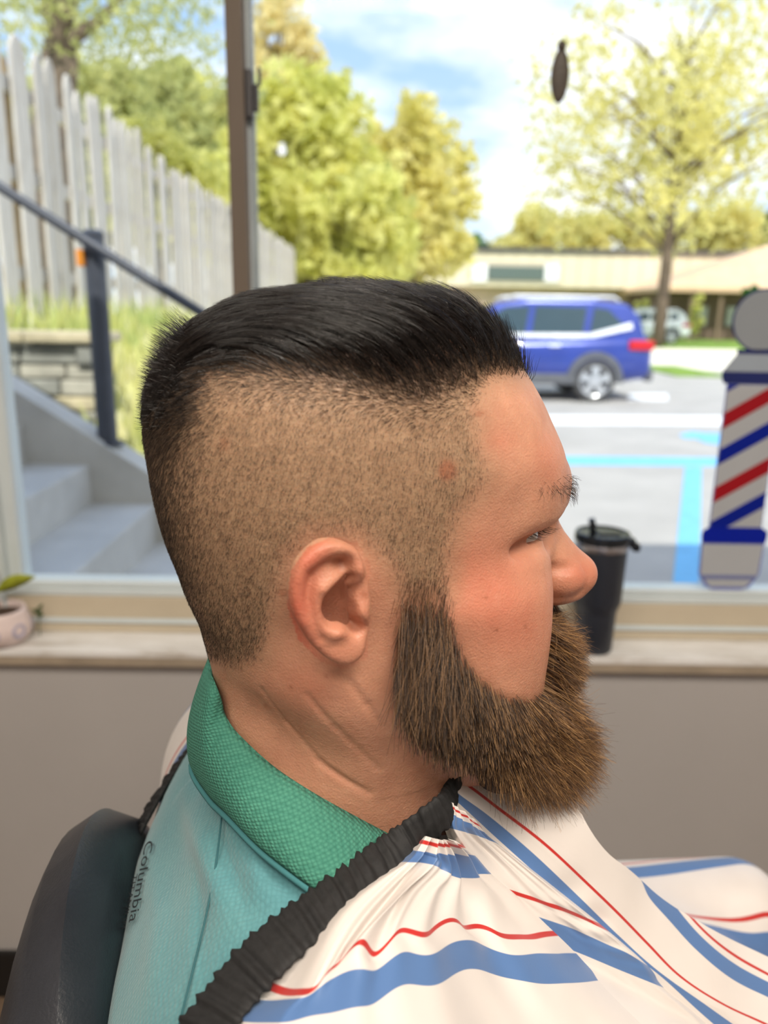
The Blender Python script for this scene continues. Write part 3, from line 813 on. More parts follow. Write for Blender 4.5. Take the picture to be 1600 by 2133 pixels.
# ------------------------------------------------------------------ cars
def car(name, loc, rz, paint, lab, suv=True):
    """built facing -X, rear end at x=0, length L"""
    root = tag(empty(name, loc, rz), lab, 'car')
    L = 4.65 if suv else 4.5
    k = 1.0 if suv else 0.86
    W = 0.92
    Mgl = simple('car_glass', S(58, 76, 84), 0.08, var=0.05) if 'car_glass' not in bpy.data.materials else bpy.data.materials['car_glass']
    Mcl = simple('grey_cladding', S(92, 94, 100), 0.6) if 'grey_cladding' not in bpy.data.materials else bpy.data.materials['grey_cladding']
    Mty = simple('tyre_rubber', S(70, 70, 72), 0.8) if 'tyre_rubber' not in bpy.data.materials else bpy.data.materials['tyre_rubber']
    Mal = simple('alloy_wheel', S(196, 198, 202), 0.3, metal=0.6) if 'alloy_wheel' not in bpy.data.materials else bpy.data.materials['alloy_wheel']
    Msv = simple('silver_trim', S(236, 238, 242), 0.3, metal=0.1) if 'silver_trim' not in bpy.data.materials else bpy.data.materials['silver_trim']  # trim colour whitened so the belt strip carries a painted highlight
    Mred = simple('tail_light_red', S(200, 30, 40), 0.25) if 'tail_light_red' not in bpy.data.materials else bpy.data.materials['tail_light_red']
    # lower body: side outline from rear bumper to nose, as lofted sections (x, half width, z bottom, z top)
    zs = [(-0.02, .74, .42, .80), (0.0, .80, .36, 1.00), (-0.10, .87, .33, 1.12), (-0.45, .91, .30, 1.14), (-1.2, .93, .28, 1.10), (-2.2, .935, .27, 1.06), (-3.2, .93, .28, 1.02), (-3.6, .92, .29, 1.00), (-4.2, .88, .30, .92), (-L + .08, .78, .33, .80), (-L, .66, .40, .68)]
    zs = [(0.02, .70, .44, .74)] + zs[1:]
    n = 24; V = []
    for x, w, z0, z1 in zs:
        cz_ = (z0 + z1) / 2 * 1; hz_ = (z1 - z0) / 2
        for i in range(n):
            a = 2 * math.pi * i / n; ca, sa = math.cos(a), math.sin(a)
            V.append((x, w * math.copysign(abs(ca) ** 0.35, ca), (cz_ + hz_ * math.copysign(abs(sa) ** 0.45, sa)) * k))
    Fc = [(i*n+j, i*n+(j+1) % n, (i+1)*n+(j+1) % n, (i+1)*n+j) for i in range(len(zs)-1) for j in range(n)]
    Fc += [tuple(range(n)), tuple(range((len(zs)-1)*n + n-1, (len(zs)-1)*n-1, -1))]
    mesh_obj('car_body', V, Fc, paint, root, smooth='all')
    # cabin
    cab = [(-0.12, .74, 1.08), (-0.22, .70, 1.40), (-0.42, .64, 1.60), (-1.0, .63, 1.665), (-2.1, .63, 1.66), (-2.6, .62, 1.58), (-3.45, .72, 1.04)]
    V = []
    for x, w, z in cab:
        V += [(x, -w, z * k), (x, w, z * k)]
    nb = len(V)
    for x, w, z in cab:
        V += [(x, -0.80, 1.0 * k), (x, 0.80, 1.0 * k)]
    m = len(cab); Fc = []
    for i in range(m - 1):
        Fc += [(2*i, 2*i+1, 2*i+3, 2*i+2), (2*i, 2*i+2, nb+2*i+2, nb+2*i), (2*i+1, nb+2*i+1, nb+2*i+3, 2*i+3)]
    cb = mesh_obj('cabin', V, Fc, paint, root)
    bv = cb.modifiers.new('bevel', 'BEVEL'); bv.width = 0.06; bv.segments = 3
    def side_glass(name_, pts, m_, off=0.0):
        for s in (-1, 1):
            P = []
            for x, z in pts:
                t = (z - 1.0) / 0.66; y = 0.80 + (0.635 - 0.80) * t + 0.012 + off
                P.append((x, s * y, z * k))
            V_ = P + [(x, y - s * 0.02, z) for x, y, z in P]; q = len(P)
            MB().add(V_, [tuple(range(q)), tuple(range(2*q-1, q-1, -1))] + [(i, i+q, (i+1) % q+q, (i+1) % q) for i in range(q)]).build(name_, m_, root)
    side_glass('rear_quarter_window', [(-0.62, 1.14), (-0.50, 1.28), (-0.74, 1.50), (-0.98, 1.53), (-1.05, 1.14)], Mgl)
    side_glass('rear_door_window', [(-1.16, 1.12), (-1.10, 1.53), (-1.95, 1.54), (-2.02, 1.10)], Mgl)
    side_glass('front_door_window', [(-2.12, 1.10), (-2.05, 1.54), (-2.45, 1.51), (-3.1, 1.12)], Mgl)
    side_glass('trim_with_highlight', [(-0.36, 1.30), (-1.05, 1.115), (-3.15, 1.09), (-3.15, 1.03), (-1.05, 1.04), (-0.34, 1.20)], Msv, 0.012)  # belt trim, made wide and white to paint in the highlight below the windows
    for s in (-1, 1):
        MB().tube([(-0.55, s * 0.60, 1.63 * k), (-0.65, s * 0.60, 1.70 * k), (-2.3, s * 0.60, 1.70 * k), (-2.45, s * 0.60, 1.64 * k)], 0.022, 8).build('roof_rail', Msv, root, smooth='all')
        MB().box((-3.6, s * 0.90 - 0.05, 0.28), (-0.9, s * 0.90 + 0.05, 0.46), bev=0.03).build('sill_cladding', Mcl, root)
        MB().box((-0.42, s * 0.86 - 0.07, 0.86 * k), (0.0, s * 0.86 + 0.05, 1.02 * k), bev=0.03).build('tail_light', Mred, root)
        MB().box((-1.75, s * 0.93 - 0.02, 0.90 * k), (-1.55, s * 0.93 + 0.025, 0.93 * k), bev=0.008).build('door_handle', Msv, root)
        for xw_ in (-0.95, -3.65):
            # arch, wheel
            arc = [(xw_ + 0.47 * math.cos(a), 0.36 + 0.47 * math.sin(a)) for a in np.linspace(-0.1, math.pi + .1, 20)] + [(xw_ + 0.36 * math.cos(a), 0.36 + 0.36 * math.sin(a)) for a in np.linspace(math.pi + .1, -0.1, 20)]
            MB().prism(arc, s * 0.955, s * 0.80).build('wheel_arch', Mcl, root)
            Mx = Matrix.Translation((xw_, s * 0.86, 0.35)) @ Matrix.Rotation(-s * math.pi / 2, 4, 'X')
            wl = MB().lathe([(0.20, -0.09), (0.33, -0.10), (0.35, -0.06), (0.35, 0.06), (0.33, 0.10), (0.25, 0.105), (0.245, 0.08), (0.0, 0.075)], 32, M=Mx).build('wheel', Mty, root, smooth=True)
            sp_ = MB()
            for j in range(5):
                R_ = Mx @ Matrix.Rotation(j * 2 * math.pi / 5 + 0.3, 4, 'Z')
                sp_.add([R_ @ Vector(q) for q in ((0.03, -0.035, .12), (0.25, -0.075, .108), (0.25, 0.075, .108), (0.03, 0.035, .12), (0.03, -0.035, .07), (0.25, -0.075, .07), (0.25, 0.075, .07), (0.03, 0.035, .07))], [(0, 1, 2, 3), (0, 4, 5, 1), (1, 5, 6, 2), (2, 6, 7, 3), (3, 7, 4, 0)])
            sp_.lathe([(0.0, 0.125), (0.05, 0.12), (0.06, 0.10)], 12, M=Mx, cap=False)
            sp_.lathe([(0.235, 0.10), (0.255, 0.112), (0.258, 0.10)], 32, M=Mx, cap=False)
            sp_.build('alloy_spokes', Mal, wl, smooth=True)
    MB().box((-0.05, -0.80, 0.34), (0.07, 0.80, 0.56), bev=0.04).build('rear_bumper', Mcl, root)
    V = [(0.0 - 0.13, -0.62, 1.14 * k), (-0.13, 0.62, 1.14 * k), (-0.21, 0.58, 1.44 * k), (-0.21, -0.58, 1.44 * k)]
    MB().add(V + [(x + .02, y, z) for x, y, z in V], [(0, 1, 2, 3), (7, 6, 5, 4), (0, 4, 5, 1), (1, 5, 6, 2), (2, 6, 7, 3), (3, 7, 4, 0)]).build('rear_window', Mgl, root)
    return root
tb_ = NT('blue_car_paint'); tb_.set(Base_Color=tb_.ramp(tb_.noise(1.2), [(0.3, S(30, 52, 138)), (0.7, S(38, 64, 158))]), Roughness=0.25, Metallic=0.15); tb_.b.inputs['Coat Weight'].default_value = 1.0
cy = atZ(1265, 838, 0.0)[1] + 0.92
car('suv', (atY(1360, 760, cy - .92)[0], cy, 0), 0, tb_.m, 'blue SUV parked across the lot beyond the man\'s forehead')
car('sedan', (atY(1440, 690, 40)[0], 41, 0.04), 0.0, simple('white_car_paint', S(225, 230, 232), 0.25), 'small white car far behind the tree trunk')
# ================================================================== the man: head and neck as one implicit surface
YM = 0.38                       # the man's middle plane
PSI = math.radians(10.0)        # he faces +X, turned a little towards the window
HX = np.array([math.cos(PSI), math.sin(PSI), 0.0]); HYv = np.array([-math.sin(PSI), math.cos(PSI), 0.0])
H0 = np.array([0.0, YM, 0.0])
def to_world(L):
    L = np.asarray(L); return H0 + L[..., :1] * HX + L[..., 1:2] * HYv + L[..., 2:3] * np.array([0, 0, 1.0])
def loc(px, py, yl=0.0):
    """head-frame point where the line of sight meets the plane local y = yl"""
    d = ray(px, py); t = (HYv @ (H0 - CAM) + yl) / (HYv @ d); p = CAM + d * t
    q = p - H0; return np.array([q @ HX, yl, p[2]])
def projL(L):
    d = to_world(L) - CAM; z = d @ _F
    return 800 + FPX * (d @ _R) / z, 1066.5 - FPX * (d @ _U) / z

def cr_interp(t, T, P):
    """monotone-ish cubic (Catmull-Rom) interpolation of table P at t"""
    T = np.asarray(T, float); P = np.asarray(P, float)
    m = np.gradient(P, T)
    i = np.clip(np.searchsorted(T, t) - 1, 0, len(T) - 2)
    h = T[i + 1] - T[i]; u = np.clip((t - T[i]) / h, 0, 1)
    return (2*u**3 - 3*u**2 + 1) * P[i] + (u**3 - 2*u**2 + u) * h * m[i] + (-2*u**3 + 3*u**2) * P[i + 1] + (u**3 - u**2) * h * m[i + 1]

# cranium and face by level: z, back x, front x, x of greatest width, half width, front exponent
HEAD = np.array([
    (1.1760, 0.036, 0.058, 0.048, 0.015, 2.2),
    (1.1790, 0.029, 0.068, 0.048, 0.027, 2.2),
    (1.1850, 0.022, 0.078, 0.047, 0.037, 2.2),
    (1.1980, 0.013, 0.085, 0.043, 0.0460, 2.3),
    (1.2150, -0.014, 0.087, 0.030, 0.0540, 2.4),
    (1.2320, -0.046, 0.088, 0.012, 0.0605, 2.4),
    (1.2500, -0.0720, 0.087, -0.010, 0.0660, 2.4),
    (1.2700, -0.0865, 0.0855, -0.015, 0.0685, 2.4),
    (1.2850, -0.0945, 0.0850, -0.018, 0.0710, 2.4),
    (1.3000, -0.0990, 0.0880, -0.020, 0.0735, 2.25),
    (1.3150, -0.1035, 0.0925, -0.022, 0.0755, 2.2),
    (1.3280, -0.1062, 0.0950, -0.024, 0.0765, 2.2),
    (1.3400, -0.1080, 0.0945, -0.025, 0.0770, 2.25),
    (1.3550, -0.1090, 0.0900, -0.025, 0.0765, 2.5),
    (1.3700, -0.1085, 0.0830, -0.025, 0.0750, 2.4),
    (1.3850, -0.1055, 0.0750, -0.024, 0.0715, 2.3),
    (1.3980, -0.0970, 0.0655, -0.022, 0.0655, 2.2),
    (1.4090, -0.0860, 0.0530, -0.018, 0.0560, 2.1),
    (1.4170, -0.0700, 0.0390, -0.015, 0.0430, 2.0),
    (1.4215, -0.0530, 0.0220, -0.014, 0.0290, 2.0),
    (1.4240, -0.0300, 0.0040, -0.013, 0.0120, 2.0)])

def smin(a, b, k):
    h = np.clip(0.5 + 0.5 * (b - a) / k, 0, 1)
    return b + (a - b) * h - k * h * (1 - h)
def smax(a, b, k): return -smin(-a, -b, k)

class Field:
    def __init__(self, lo, hi, h):
        self.lo = np.array(lo, np.float32); self.h = h
        n = np.ceil((np.array(hi) - lo) / h).astype(int) + 1
        self.ax = [self.lo[i] + h * np.arange(n[i], dtype=np.float32) for i in range(3)]
        self.x = self.ax[0][:, None, None]; self.y = self.ax[1][None, :, None]; self.z = self.ax[2][None, None, :]
        self.f = np.full(n, 1.0, np.float32)
    def sub(self, lo, hi):
        s = []
        for i in range(3):
            a = max(0, int(np.floor((lo[i] - self.lo[i]) / self.h))); b = min(len(self.ax[i]), int(np.ceil((hi[i] - self.lo[i]) / self.h)) + 1)
            if b <= a: return None
            s.append(slice(a, b))
        return tuple(s)
    def coords(self, s): return self.ax[0][s[0]][:, None, None], self.ax[1][s[1]][None, :, None], self.ax[2][s[2]][None, None, :]
    def apply(self, lo, hi, fn, k, mode, pad=0.02):
        s = self.sub(np.array(lo) - pad, np.array(hi) + pad)
        if s is None: return
        d = fn(*self.coords(s))
        if mode == 'add': self.f[s] = smin(self.f[s], d, k)
        elif mode == 'cut': self.f[s] = smax(self.f[s], -d, k)
    def ell(self, c, r, k=0.008, mode='add', rot=0.0, mir=True, rotz=0.0):
        """ellipsoid at c, radii r, turned by rot in the x-z plane then rotz in the x-y plane; mirrored in y"""
        for sy in ((-1, 1) if (mir and abs(c[1]) > 1e-6) else (1,)):
            cy = c[1] * sy; ca, sa = math.cos(rot), math.sin(rot); cb, sb = math.cos(rotz * sy), math.sin(rotz * sy)
            def fn(x, y, z):
                dx, dy, dz = x - c[0], y - cy, z - c[2]
                u = dx * cb + dy * sb; v = -dx * sb + dy * cb
                u2 = u * ca + dz * sa; w = -u * sa + dz * ca
                a = np.sqrt((u2 / r[0])**2 + (v / r[1])**2 + (w / r[2])**2)
                g = np.sqrt((u2 / r[0]**2)**2 + (v / r[1]**2)**2 + (w / r[2]**2)**2) + 1e-6
                return a * (a - 1) / g
            R_ = max(r); cc = np.array([c[0], cy, c[2]])
            self.apply(cc - R_, cc + R_, fn, k, mode)
    def cap(self, a, b, ra, rb, k=0.008, mode='add', mir=True):
        for sy in ((-1, 1) if (mir and abs(a[1]) + abs(b[1]) > 1e-6) else (1,)):
            A = np.array([a[0], a[1] * sy, a[2]]); B = np.array([b[0], b[1] * sy, b[2]]); D = B - A; L2 = D @ D
            def fn(x, y, z):
                t = np.clip(((x - A[0]) * D[0] + (y - A[1]) * D[1] + (z - A[2]) * D[2]) / L2, 0, 1)
                return np.sqrt((x - A[0] - t * D[0])**2 + (y - A[1] - t * D[1])**2 + (z - A[2] - t * D[2])**2) - (ra + (rb - ra) * t)
            R_ = max(ra, rb)
            self.apply(np.minimum(A, B) - R_, np.maximum(A, B) + R_, fn, k, mode)

def surface_nets(F):
    f = F.f; ins = f < 0
    nx, ny, nz = f.shape
    corners = [(i, j, k) for i in (0, 1) for j in (0, 1) for k in (0, 1)]
    sh = lambda A, c: A[c[0]:nx - 1 + c[0], c[1]:ny - 1 + c[1], c[2]:nz - 1 + c[2]]
    cnt = np.zeros((nx - 1, ny - 1, nz - 1), np.int8)
    for c in corners: cnt += sh(ins, c)
    act = (cnt > 0) & (cnt < 8)
    idx = np.full(act.shape, -1, np.int32); I = np.argwhere(act); idx[act] = np.arange(len(I))
    P = np.zeros((len(I), 3)); W = np.zeros(len(I))
    vals = {c: sh(f, c)[act] for c in corners}
    for a in corners:
        for ax in range(3):
            if a[ax] == 0:
                b = list(a); b[ax] = 1; b = tuple(b)
                fa, fb = vals[a], vals[b]; m = (fa < 0) != (fb < 0)
                t = np.where(m, fa / np.where(np.abs(fa - fb) < 1e-12, 1, fa - fb), 0)
                for q in range(3): P[:, q] += np.where(m, a[q] + (t if q == ax else 0), 0)
                W += m
    P = (I + P / W[:, None]) * F.h + F.lo
    Q = []
    for ax in range(3):
        s0 = [slice(1, -1)] * 3; s0[ax] = slice(0, -1); s1 = list(s0); s1[ax] = slice(1, None)
        # edges along ax at grid points interior in the other axes
        A = ins[tuple(s0)]; B = ins[tuple(s1)]
        e = np.argwhere(A != B); flip = A[A != B]
        off = np.ones(3, int); off[ax] = 0; e = e + off
        u, v = [(1, 2), (2, 0), (0, 1)][ax]
        c = []
        for du, dv in ((-1, -1), (0, -1), (0, 0), (-1, 0)):
            g_ = e.copy(); g_[:, u] += du; g_[:, v] += dv
            c.append(idx[g_[:, 0], g_[:, 1], g_[:, 2]])
        q = np.stack(c, -1); q[~flip] = q[~flip][:, ::-1]
        Q.append(q)
    Q = np.concatenate(Q); Q = Q[(Q >= 0).all(1)]
    return P, Q

# ---- features, in the head frame
EYE = loc(1100, 1122, -0.0365)
EYE = np.array([EYE[0] - 0.0065, -0.0315, EYE[2] + 0.001])
def poly_dist(u, v, pts):
    """distance of grid points to an open polyline, and the parameter along it (0..1)"""
    pts = np.asarray(pts, float); best = np.full(np.broadcast(u, v).shape, 1e9); par = np.zeros_like(best)
    L = np.r_[0, np.cumsum(np.hypot(*np.diff(pts, axis=0).T))]
    for i in range(len(pts) - 1):
        a, b = pts[i], pts[i + 1]; d = b - a; l2 = d @ d
        t = np.clip(((u - a[0]) * d[0] + (v - a[1]) * d[1]) / l2, 0, 1)
        q = np.hypot(u - a[0] - t * d[0], v - a[1] - t * d[1])
        m = q < best; best = np.where(m, q, best); par = np.where(m, (L[i] + t * math.sqrt(l2)) / L[-1], par)
    return best, par
def poly_in(u, v, pts):
    pts = np.asarray(pts, float); c = np.zeros(np.broadcast(u, v).shape, bool); j = len(pts) - 1
    for i in range(len(pts)):
        yi, yj = pts[i][1], pts[j][1]
        m = ((yi > v) != (yj > v)) & (u < (pts[j][0] - pts[i][0]) * (v - yi) / (yj - yi + 1e-12) + pts[i][0])
        c ^= m; j = i
    return c
def chaikin(p, n=2, closed=False):
    p = np.asarray(p, float)
    for _ in range(n):
        if closed:
            q = np.roll(p, -1, 0); p = np.stack([.75 * p + .25 * q, .25 * p + .75 * q], 1).reshape(-1, p.shape[1])
        else:
            a, b = p[:-1], p[1:]; m = np.stack([.75 * a + .25 * b, .25 * a + .75 * b], 1).reshape(-1, p.shape[1])
            p = np.concatenate([p[:1], m[1:-1], p[-1:]])
    return p

# ear: relief drawn on a plane beside the head (ear drawing units: millimetres, u forward, v up)
TAU = math.radians(11.0)
ear_n = np.array([math.sin(TAU), -math.cos(TAU), 0.0])          # outward
ear_u = np.array([math.cos(TAU), math.sin(TAU), 0.0])
_e0 = loc(700, 1255, -0.0870)
def ear_px(cx, cy):
    """ear close-up drawing position -> (u, v) in mm on the ear plane"""
    px, py = 560 + cx / 5.3333, 1080 + cy / 5.3333
    d = ray(px, py); dl = np.array([d @ HX, d @ HYv, d[2]]); c = np.array([(CAM - H0) @ HX, (CAM - H0) @ HYv, CAM[2]])
    t = (ear_n @ (_e0 - c)) / (ear_n @ dl); p = c + dl * t - _e0
    return p @ ear_u * 1000, p[2] * 1000
EP = lambda L: np.array([ear_px(*q) for q in L])
E_out = chaikin(EP([(1060, 480), (1000, 345), (820, 250), (650, 222), (520, 262), (410, 355), (320, 455), (262, 570), (228, 690), (212, 800), (220, 930), (262, 1060), (310, 1160), (370, 1260), (445, 1385), (540, 1490), (650, 1580), (770, 1645), (870, 1662), (965, 1632), (1050, 1560), (1100, 1480), (1110, 1380), (1150, 1200), (1160, 900), (1120, 640)]), 2, True)
E_helix = chaikin(EP([(900, 800), (985, 620), (985, 470), (900, 345), (780, 305), (650, 310), (530, 365), (430, 450), (360, 550), (315, 680), (305, 810), (310, 930), (345, 1060), (390, 1180), (450, 1290), (520, 1380)]), 2)
E_anti = chaikin(EP([(690, 1260), (600, 1230), (540, 1120), (520, 990), (540, 860), (610, 740), (700, 640), (790, 560)]), 2)
E_anti2 = chaikin(EP([(600, 760), (720, 690), (860, 620), (960, 560)]), 2)
E_concha = chaikin(EP([(940, 600), (860, 655), (770, 735), (690, 800), (630, 890), (600, 1000), (620, 1110), (680, 1185), (790, 1175), (880, 1225), (960, 1275), (1040, 1240), (1020, 1160), (955, 1080), (935, 980), (915, 890), (960, 760)]), 2, True)
E_crus = chaikin(EP([(990, 640), (900, 760), (800, 870), (690, 960)]), 2)
E_tri = EP([(820, 500)])[0]; E_trag = EP([(1010, 1010)])[0]; E_trag2 = EP([(1000, 1130)])[0]; E_atrag = EP([(780, 1250)])[0]; E_lob = EP([(840, 1500)])[0]; E_canal = EP([(900, 920)])[0]; E_notch = EP([(990, 1250)])[0]
E_scapha = chaikin(EP([(440, 600), (415, 760), (415, 920), (440, 1060), (490, 1190), (560, 1310)]), 2)
def ear_relief(u, v):
    """front height in mm above the ear plane"""
    dout, _ = poly_dist(u, v, np.vstack([E_out, E_out[:1]])); ino = poly_in(u, v, E_out)
    sd = np.where(ino, -dout, dout)
    g = lambda c, s, s2=None: np.exp(-((u - c[0]) / s)**2 - ((v - c[1]) / (s2 or s))**2)
    dh, ph = poly_dist(u, v, E_helix)
    da, pa = poly_dist(u, v, E_anti); da2, _ = poly_dist(u, v, E_anti2)
    dc, _ = poly_dist(u, v, np.vstack([E_concha, E_concha[:1]])); inc = poly_in(u, v, E_concha)
    dcr, pcr = poly_dist(u, v, E_crus); dsc, _ = poly_dist(u, v, E_scapha)
    fr = 1.0
    hw = np.interp(ph, [0, .15, .35, .6, .85, 1], [2.6, 3.6, 4.2, 3.9, 3.4, 3.0]); hh = np.interp(ph, [0, .1, .3, .6, .85, 1], [0.5, 2.6, 4.2, 3.6, 2.6, 0.5])
    r = hh * np.exp(-(dh / hw)**4)
    r = r + 2.7 * np.exp(-(da / 4.6)**2) * np.interp(pa, [0, .1, .7, 1], [.7, 1, .9, .2]) + 1.4 * np.exp(-(da2 / 3.0)**2)
    r = r - 1.5 * np.exp(-(dsc / 2.4)**2)
    sdc = np.where(inc, -dc, dc)
    conc = 1 / (1 + np.exp(sdc / 0.75))
    r = r - conc * (9.0 + 4.0 * g(E_canal, 4.0, 5.0)) + conc * 6.3 * np.exp(-(dcr / 2.3)**2) * np.interp(pcr, [0, .6, 1], [1.15, .75, .1])
    r = r - 3.4 * g(E_tri, 4.2, 4.6) 
    r = r + 2.6 * g(E_trag, 4.6, 4.8) + 1.6 * g(E_trag2, 4.2, 3.6) + 2.2 * g(E_atrag, 4.6, 3.4) + 1.6 * g(E_lob, 9.0, 6.0) - 1.6 * g(E_notch, 2.2, 3.2)
    # soften the outer edge into a rounded rim
    edge = np.clip(-sd / 3.6, 0, 1); r = r - 3.0 * (1 - np.sqrt(np.clip(1 - (1 - edge)**2, 0, 1)))
    return sd, r, conc
def ear_field(F, k=0.004):
    lo = np.array([_e0[0] - 0.042, -0.118, _e0[2] - 0.050]); hi = np.array([_e0[0] + 0.042, -0.040, _e0[2] + 0.050])
    s = F.sub(lo, hi)
    if s is None: return
    x, y, z = F.coords(s)
    uu = np.arange(-52, 52.1, 0.4); vv = np.arange(-52, 52.1, 0.4)
    UU, VV = np.meshgrid(uu, vv, indexing='ij'); sd, r, conc = ear_relief(UU, VV)
    dx = (x - _e0[0]) * 1000; dy = (y - _e0[1]) * 1000
    u = dx * ear_u[0] + dy * ear_u[1]; w = dx * ear_n[0] + dy * ear_n[1]; v = (z - _e0[2]) * 1000
    u = np.broadcast_to(u, np.broadcast(u, v).shape); v = np.broadcast_to(v, u.shape); w = np.broadcast_to(w, u.shape)
    fi = np.clip((u + 52) / 0.4, 0, len(uu) - 1.001); fj = np.clip((v + 52) / 0.4, 0, len(vv) - 1.001)
    i, j = fi.astype(int), fj.astype(int); a, b = fi - i, fj - j
    bl = lambda T: T[i, j] * (1-a) * (1-b) + T[i+1, j] * a * (1-b) + T[i, j+1] * (1-a) * b + T[i+1, j+1] * a * b
    SD, R_, CN = bl(sd), bl(r), bl(conc)
    front = w - R_
    back = -4.6 - w - 0 * SD
    vs_ = np.clip((v - 6.0) / 10.0, 0, 1); st_ = 3.0 + 7.0 * vs_ * vs_ * (3 - 2 * vs_)
    back = back - (0.16 + 0.35 * vs_) * np.maximum(u - st_, 0)**2           # grows into the head in front
    d = smax(smax(front * 0.72, back, 2.0), SD, 1.6) / 1000.0
    # hollow of the concha cuts into the head
    cutd = smax(smax(-(w - R_) * 0.72, (w - 14.0), 1.0), np.where(CN > 0.5, -0.5 + 0 * SD, 0.5 * (0.5 - CN) * 20), 1.0) / 1000.0
    g = F.f[s]
    g = smax(g, -(-smax((R_ - w) * 0.72 / 1000.0, -(CN - 0.35) * 6e-3, 0.002)) * -1.0, 0.001) if False else g
    near = CN > 0.3
    g = np.where(near, np.maximum(g, np.minimum((w - R_) * 0.72 / 1000.0, (CN - 0.3) * 8e-3)), g)
    F.f[s] = smin(g, d.astype(np.float32), k)

def build_head_field(F, ear=True):
    z = F.ax[2]
    zz_ = np.clip(z, HEAD[0, 0], HEAD[-1, 0])
    T = HEAD[:, 0]
    xb, xf, xm, W, nf = [cr_interp(zz_, T, HEAD[:, i])[None, None, :] for i in range(1, 6)]
    x, y = F.x, F.y
    a = np.where(x > xm, xf - xm, xm - xb); n = np.where(x > xm, nf, 2.15)
    rho = ((np.abs(x - xm) / a)**n + (np.abs(y) / W)**n)**(1 / n)
    rad = np.sqrt((x - xm)**2 + y**2) + 1e-6
    f = rad * (1 - 1 / np.maximum(rho, 1e-3)) * 0.92
    over = np.maximum(F.z - HEAD[-1, 0], HEAD[0, 0] - F.z)
    F.f[:] = np.maximum(f, over).astype(np.float32)
    E = EYE
    # brow ridge, forehead fullness
    F.ell((0.0660, 0.031, E[2] + 0.0205), (0.0125, 0.024, 0.0100), 0.014, rotz=0.50)
    F.ell((0.0815, 0.0, E[2] + 0.0215), (0.0150, 0.020, 0.0120), 0.014)
    # eye sockets
    F.ell((E[0] + 0.0215, 0.027, E[2] - 0.001), (0.0150, 0.0150, 0.0095), 0.008, 'cut')
    F.ell((E[0] + 0.002, 0.0490, E[2] - 0.001), (0.014, 0.0050, 0.0050), 0.012, 'cut', rotz=-0.5)
    # cheek bones and cheeks
    F.ell((0.0415, 0.0475, E[2] - 0.024), (0.034, 0.0200, 0.0145), 0.016, rotz=-0.50)
    F.ell((0.0490, 0.0385, E[2] - 0.046), (0.027, 0.0225, 0.030), 0.020, rotz=-0.35)
    F.ell((0.0310, 0.0440, E[2] - 0.060), (0.036, 0.0215, 0.034), 0.022, rotz=-0.25)
    F.ell((0.0455, 0.036, E[2] - 0.080), (0.026, 0.0210, 0.026), 0.018, rotz=-0.35)
    # mouth and chin block
    F.ell((0.071, 0.0, 1.235), (0.024, 0.030, 0.026), 0.012)
    F.ell((0.074, 0.0, 1.196), (0.022, 0.024, 0.018), 0.014)
    # eyelids over the ball, with the hood of skin below the brow
    F.ell((E[0], -E[1], E[2]), (0.0138, 0.0138, 0.0138), 0.0040)
    h0 = loc(1164, 1036, -0.018); h1 = loc(1124, 1066, -0.030); h2 = loc(1072, 1103, -0.0425)
    F.cap((h0[0] - 0.0085, 0.018, h0[2]), (h1[0] - 0.0085, 0.030, h1[2]), 0.0070, 0.0075, 0.008)
    F.cap((h1[0] - 0.0085, 0.030, h1[2]), (h2[0] - 0.0065, 0.0425, h2[2]), 0.0075, 0.0050, 0.008)
    F.ell((E[0] - 0.0005, -E[1] + 0.0035, E[2] - 0.0090), (0.0118, 0.0145, 0.0085), 0.009, rotz=0.45)
    # lid slit, running down to the outer corner: cut where the line of sight meets the lids
    def on_ball(px, py, r):
        d = ray(px, py); d = np.array([d @ HX, d @ HYv, d[2]]); d /= np.linalg.norm(d); c = np.array([(CAM - H0) @ HX, (CAM - H0) @ HYv, CAM[2]]) - E
        bq = c @ d; disc = bq * bq - (c @ c - r * r); t = -bq - math.sqrt(max(disc, 0.0)); return E + c + d * t
    s0, s1, s2, s3 = [on_ball(*q, 0.0136) for q in ((1079, 1134), (1098, 1126), (1114, 1117), (1130, 1110))]
    for (qa, qb, ra_, rb_) in ((s0, s1, 0.0008, 0.0018), (s1, s2, 0.0018, 0.0027), (s2, s3, 0.0027, 0.0028)):
        F.cap((qa[0], -qa[1], qa[2]), (qb[0], -qb[1], qb[2]), ra_, rb_, 0.0008, 'cut')
    # nose
    pn = lambda px, py: loc(px, py)
    na = pn(1149, 1076); b1 = pn(1168, 1116); tip = pn(1236, 1197)
    F.cap((na[0] - 0.0085, 0, na[2] + 0.006), (na[0] - 0.0075, 0, na[2]), 0.0085, 0.0072, 0.008)
    F.cap((na[0] - 0.0078, 0, na[2]), (b1[0] - 0.0082, 0, b1[2] - 0.003), 0.0075, 0.0082, 0.006)
    F.cap((b1[0] - 0.0065, 0, b1[2] - 0.001), (tip[0] - 0.0108, 0, tip[2] + 0.0010), 0.0080, 0.0092, 0.006)
    F.ell((tip[0] - 0.0105, 0, tip[2] + 0.0004), (0.0100, 0.0102, 0.0092), 0.006)
    mb1 = pn(1188, 1152); F.cap((mb1[0] - 0.0095, 0, mb1[2]), (tip[0] - 0.0105, 0, tip[2] + 0.002), 0.0085, 0.0092, 0.006)
    F.cap((na[0] - 0.016, 0.006, na[2] - 0.008), (tip[0] - 0.024, 0.010, tip[2] + 0.004), 0.007, 0.009, 0.010)
    al = loc(1172, 1212, -0.0125)
    F.ell((al[0] - 0.0005, 0.0120, al[2] + 0.0005), (0.0110, 0.0068, 0.0078), 0.0045)
    F.ell((tip[0] - 0.024, 0, tip[2] - 0.0085), (0.017, 0.013, 0.0065), 0.006)
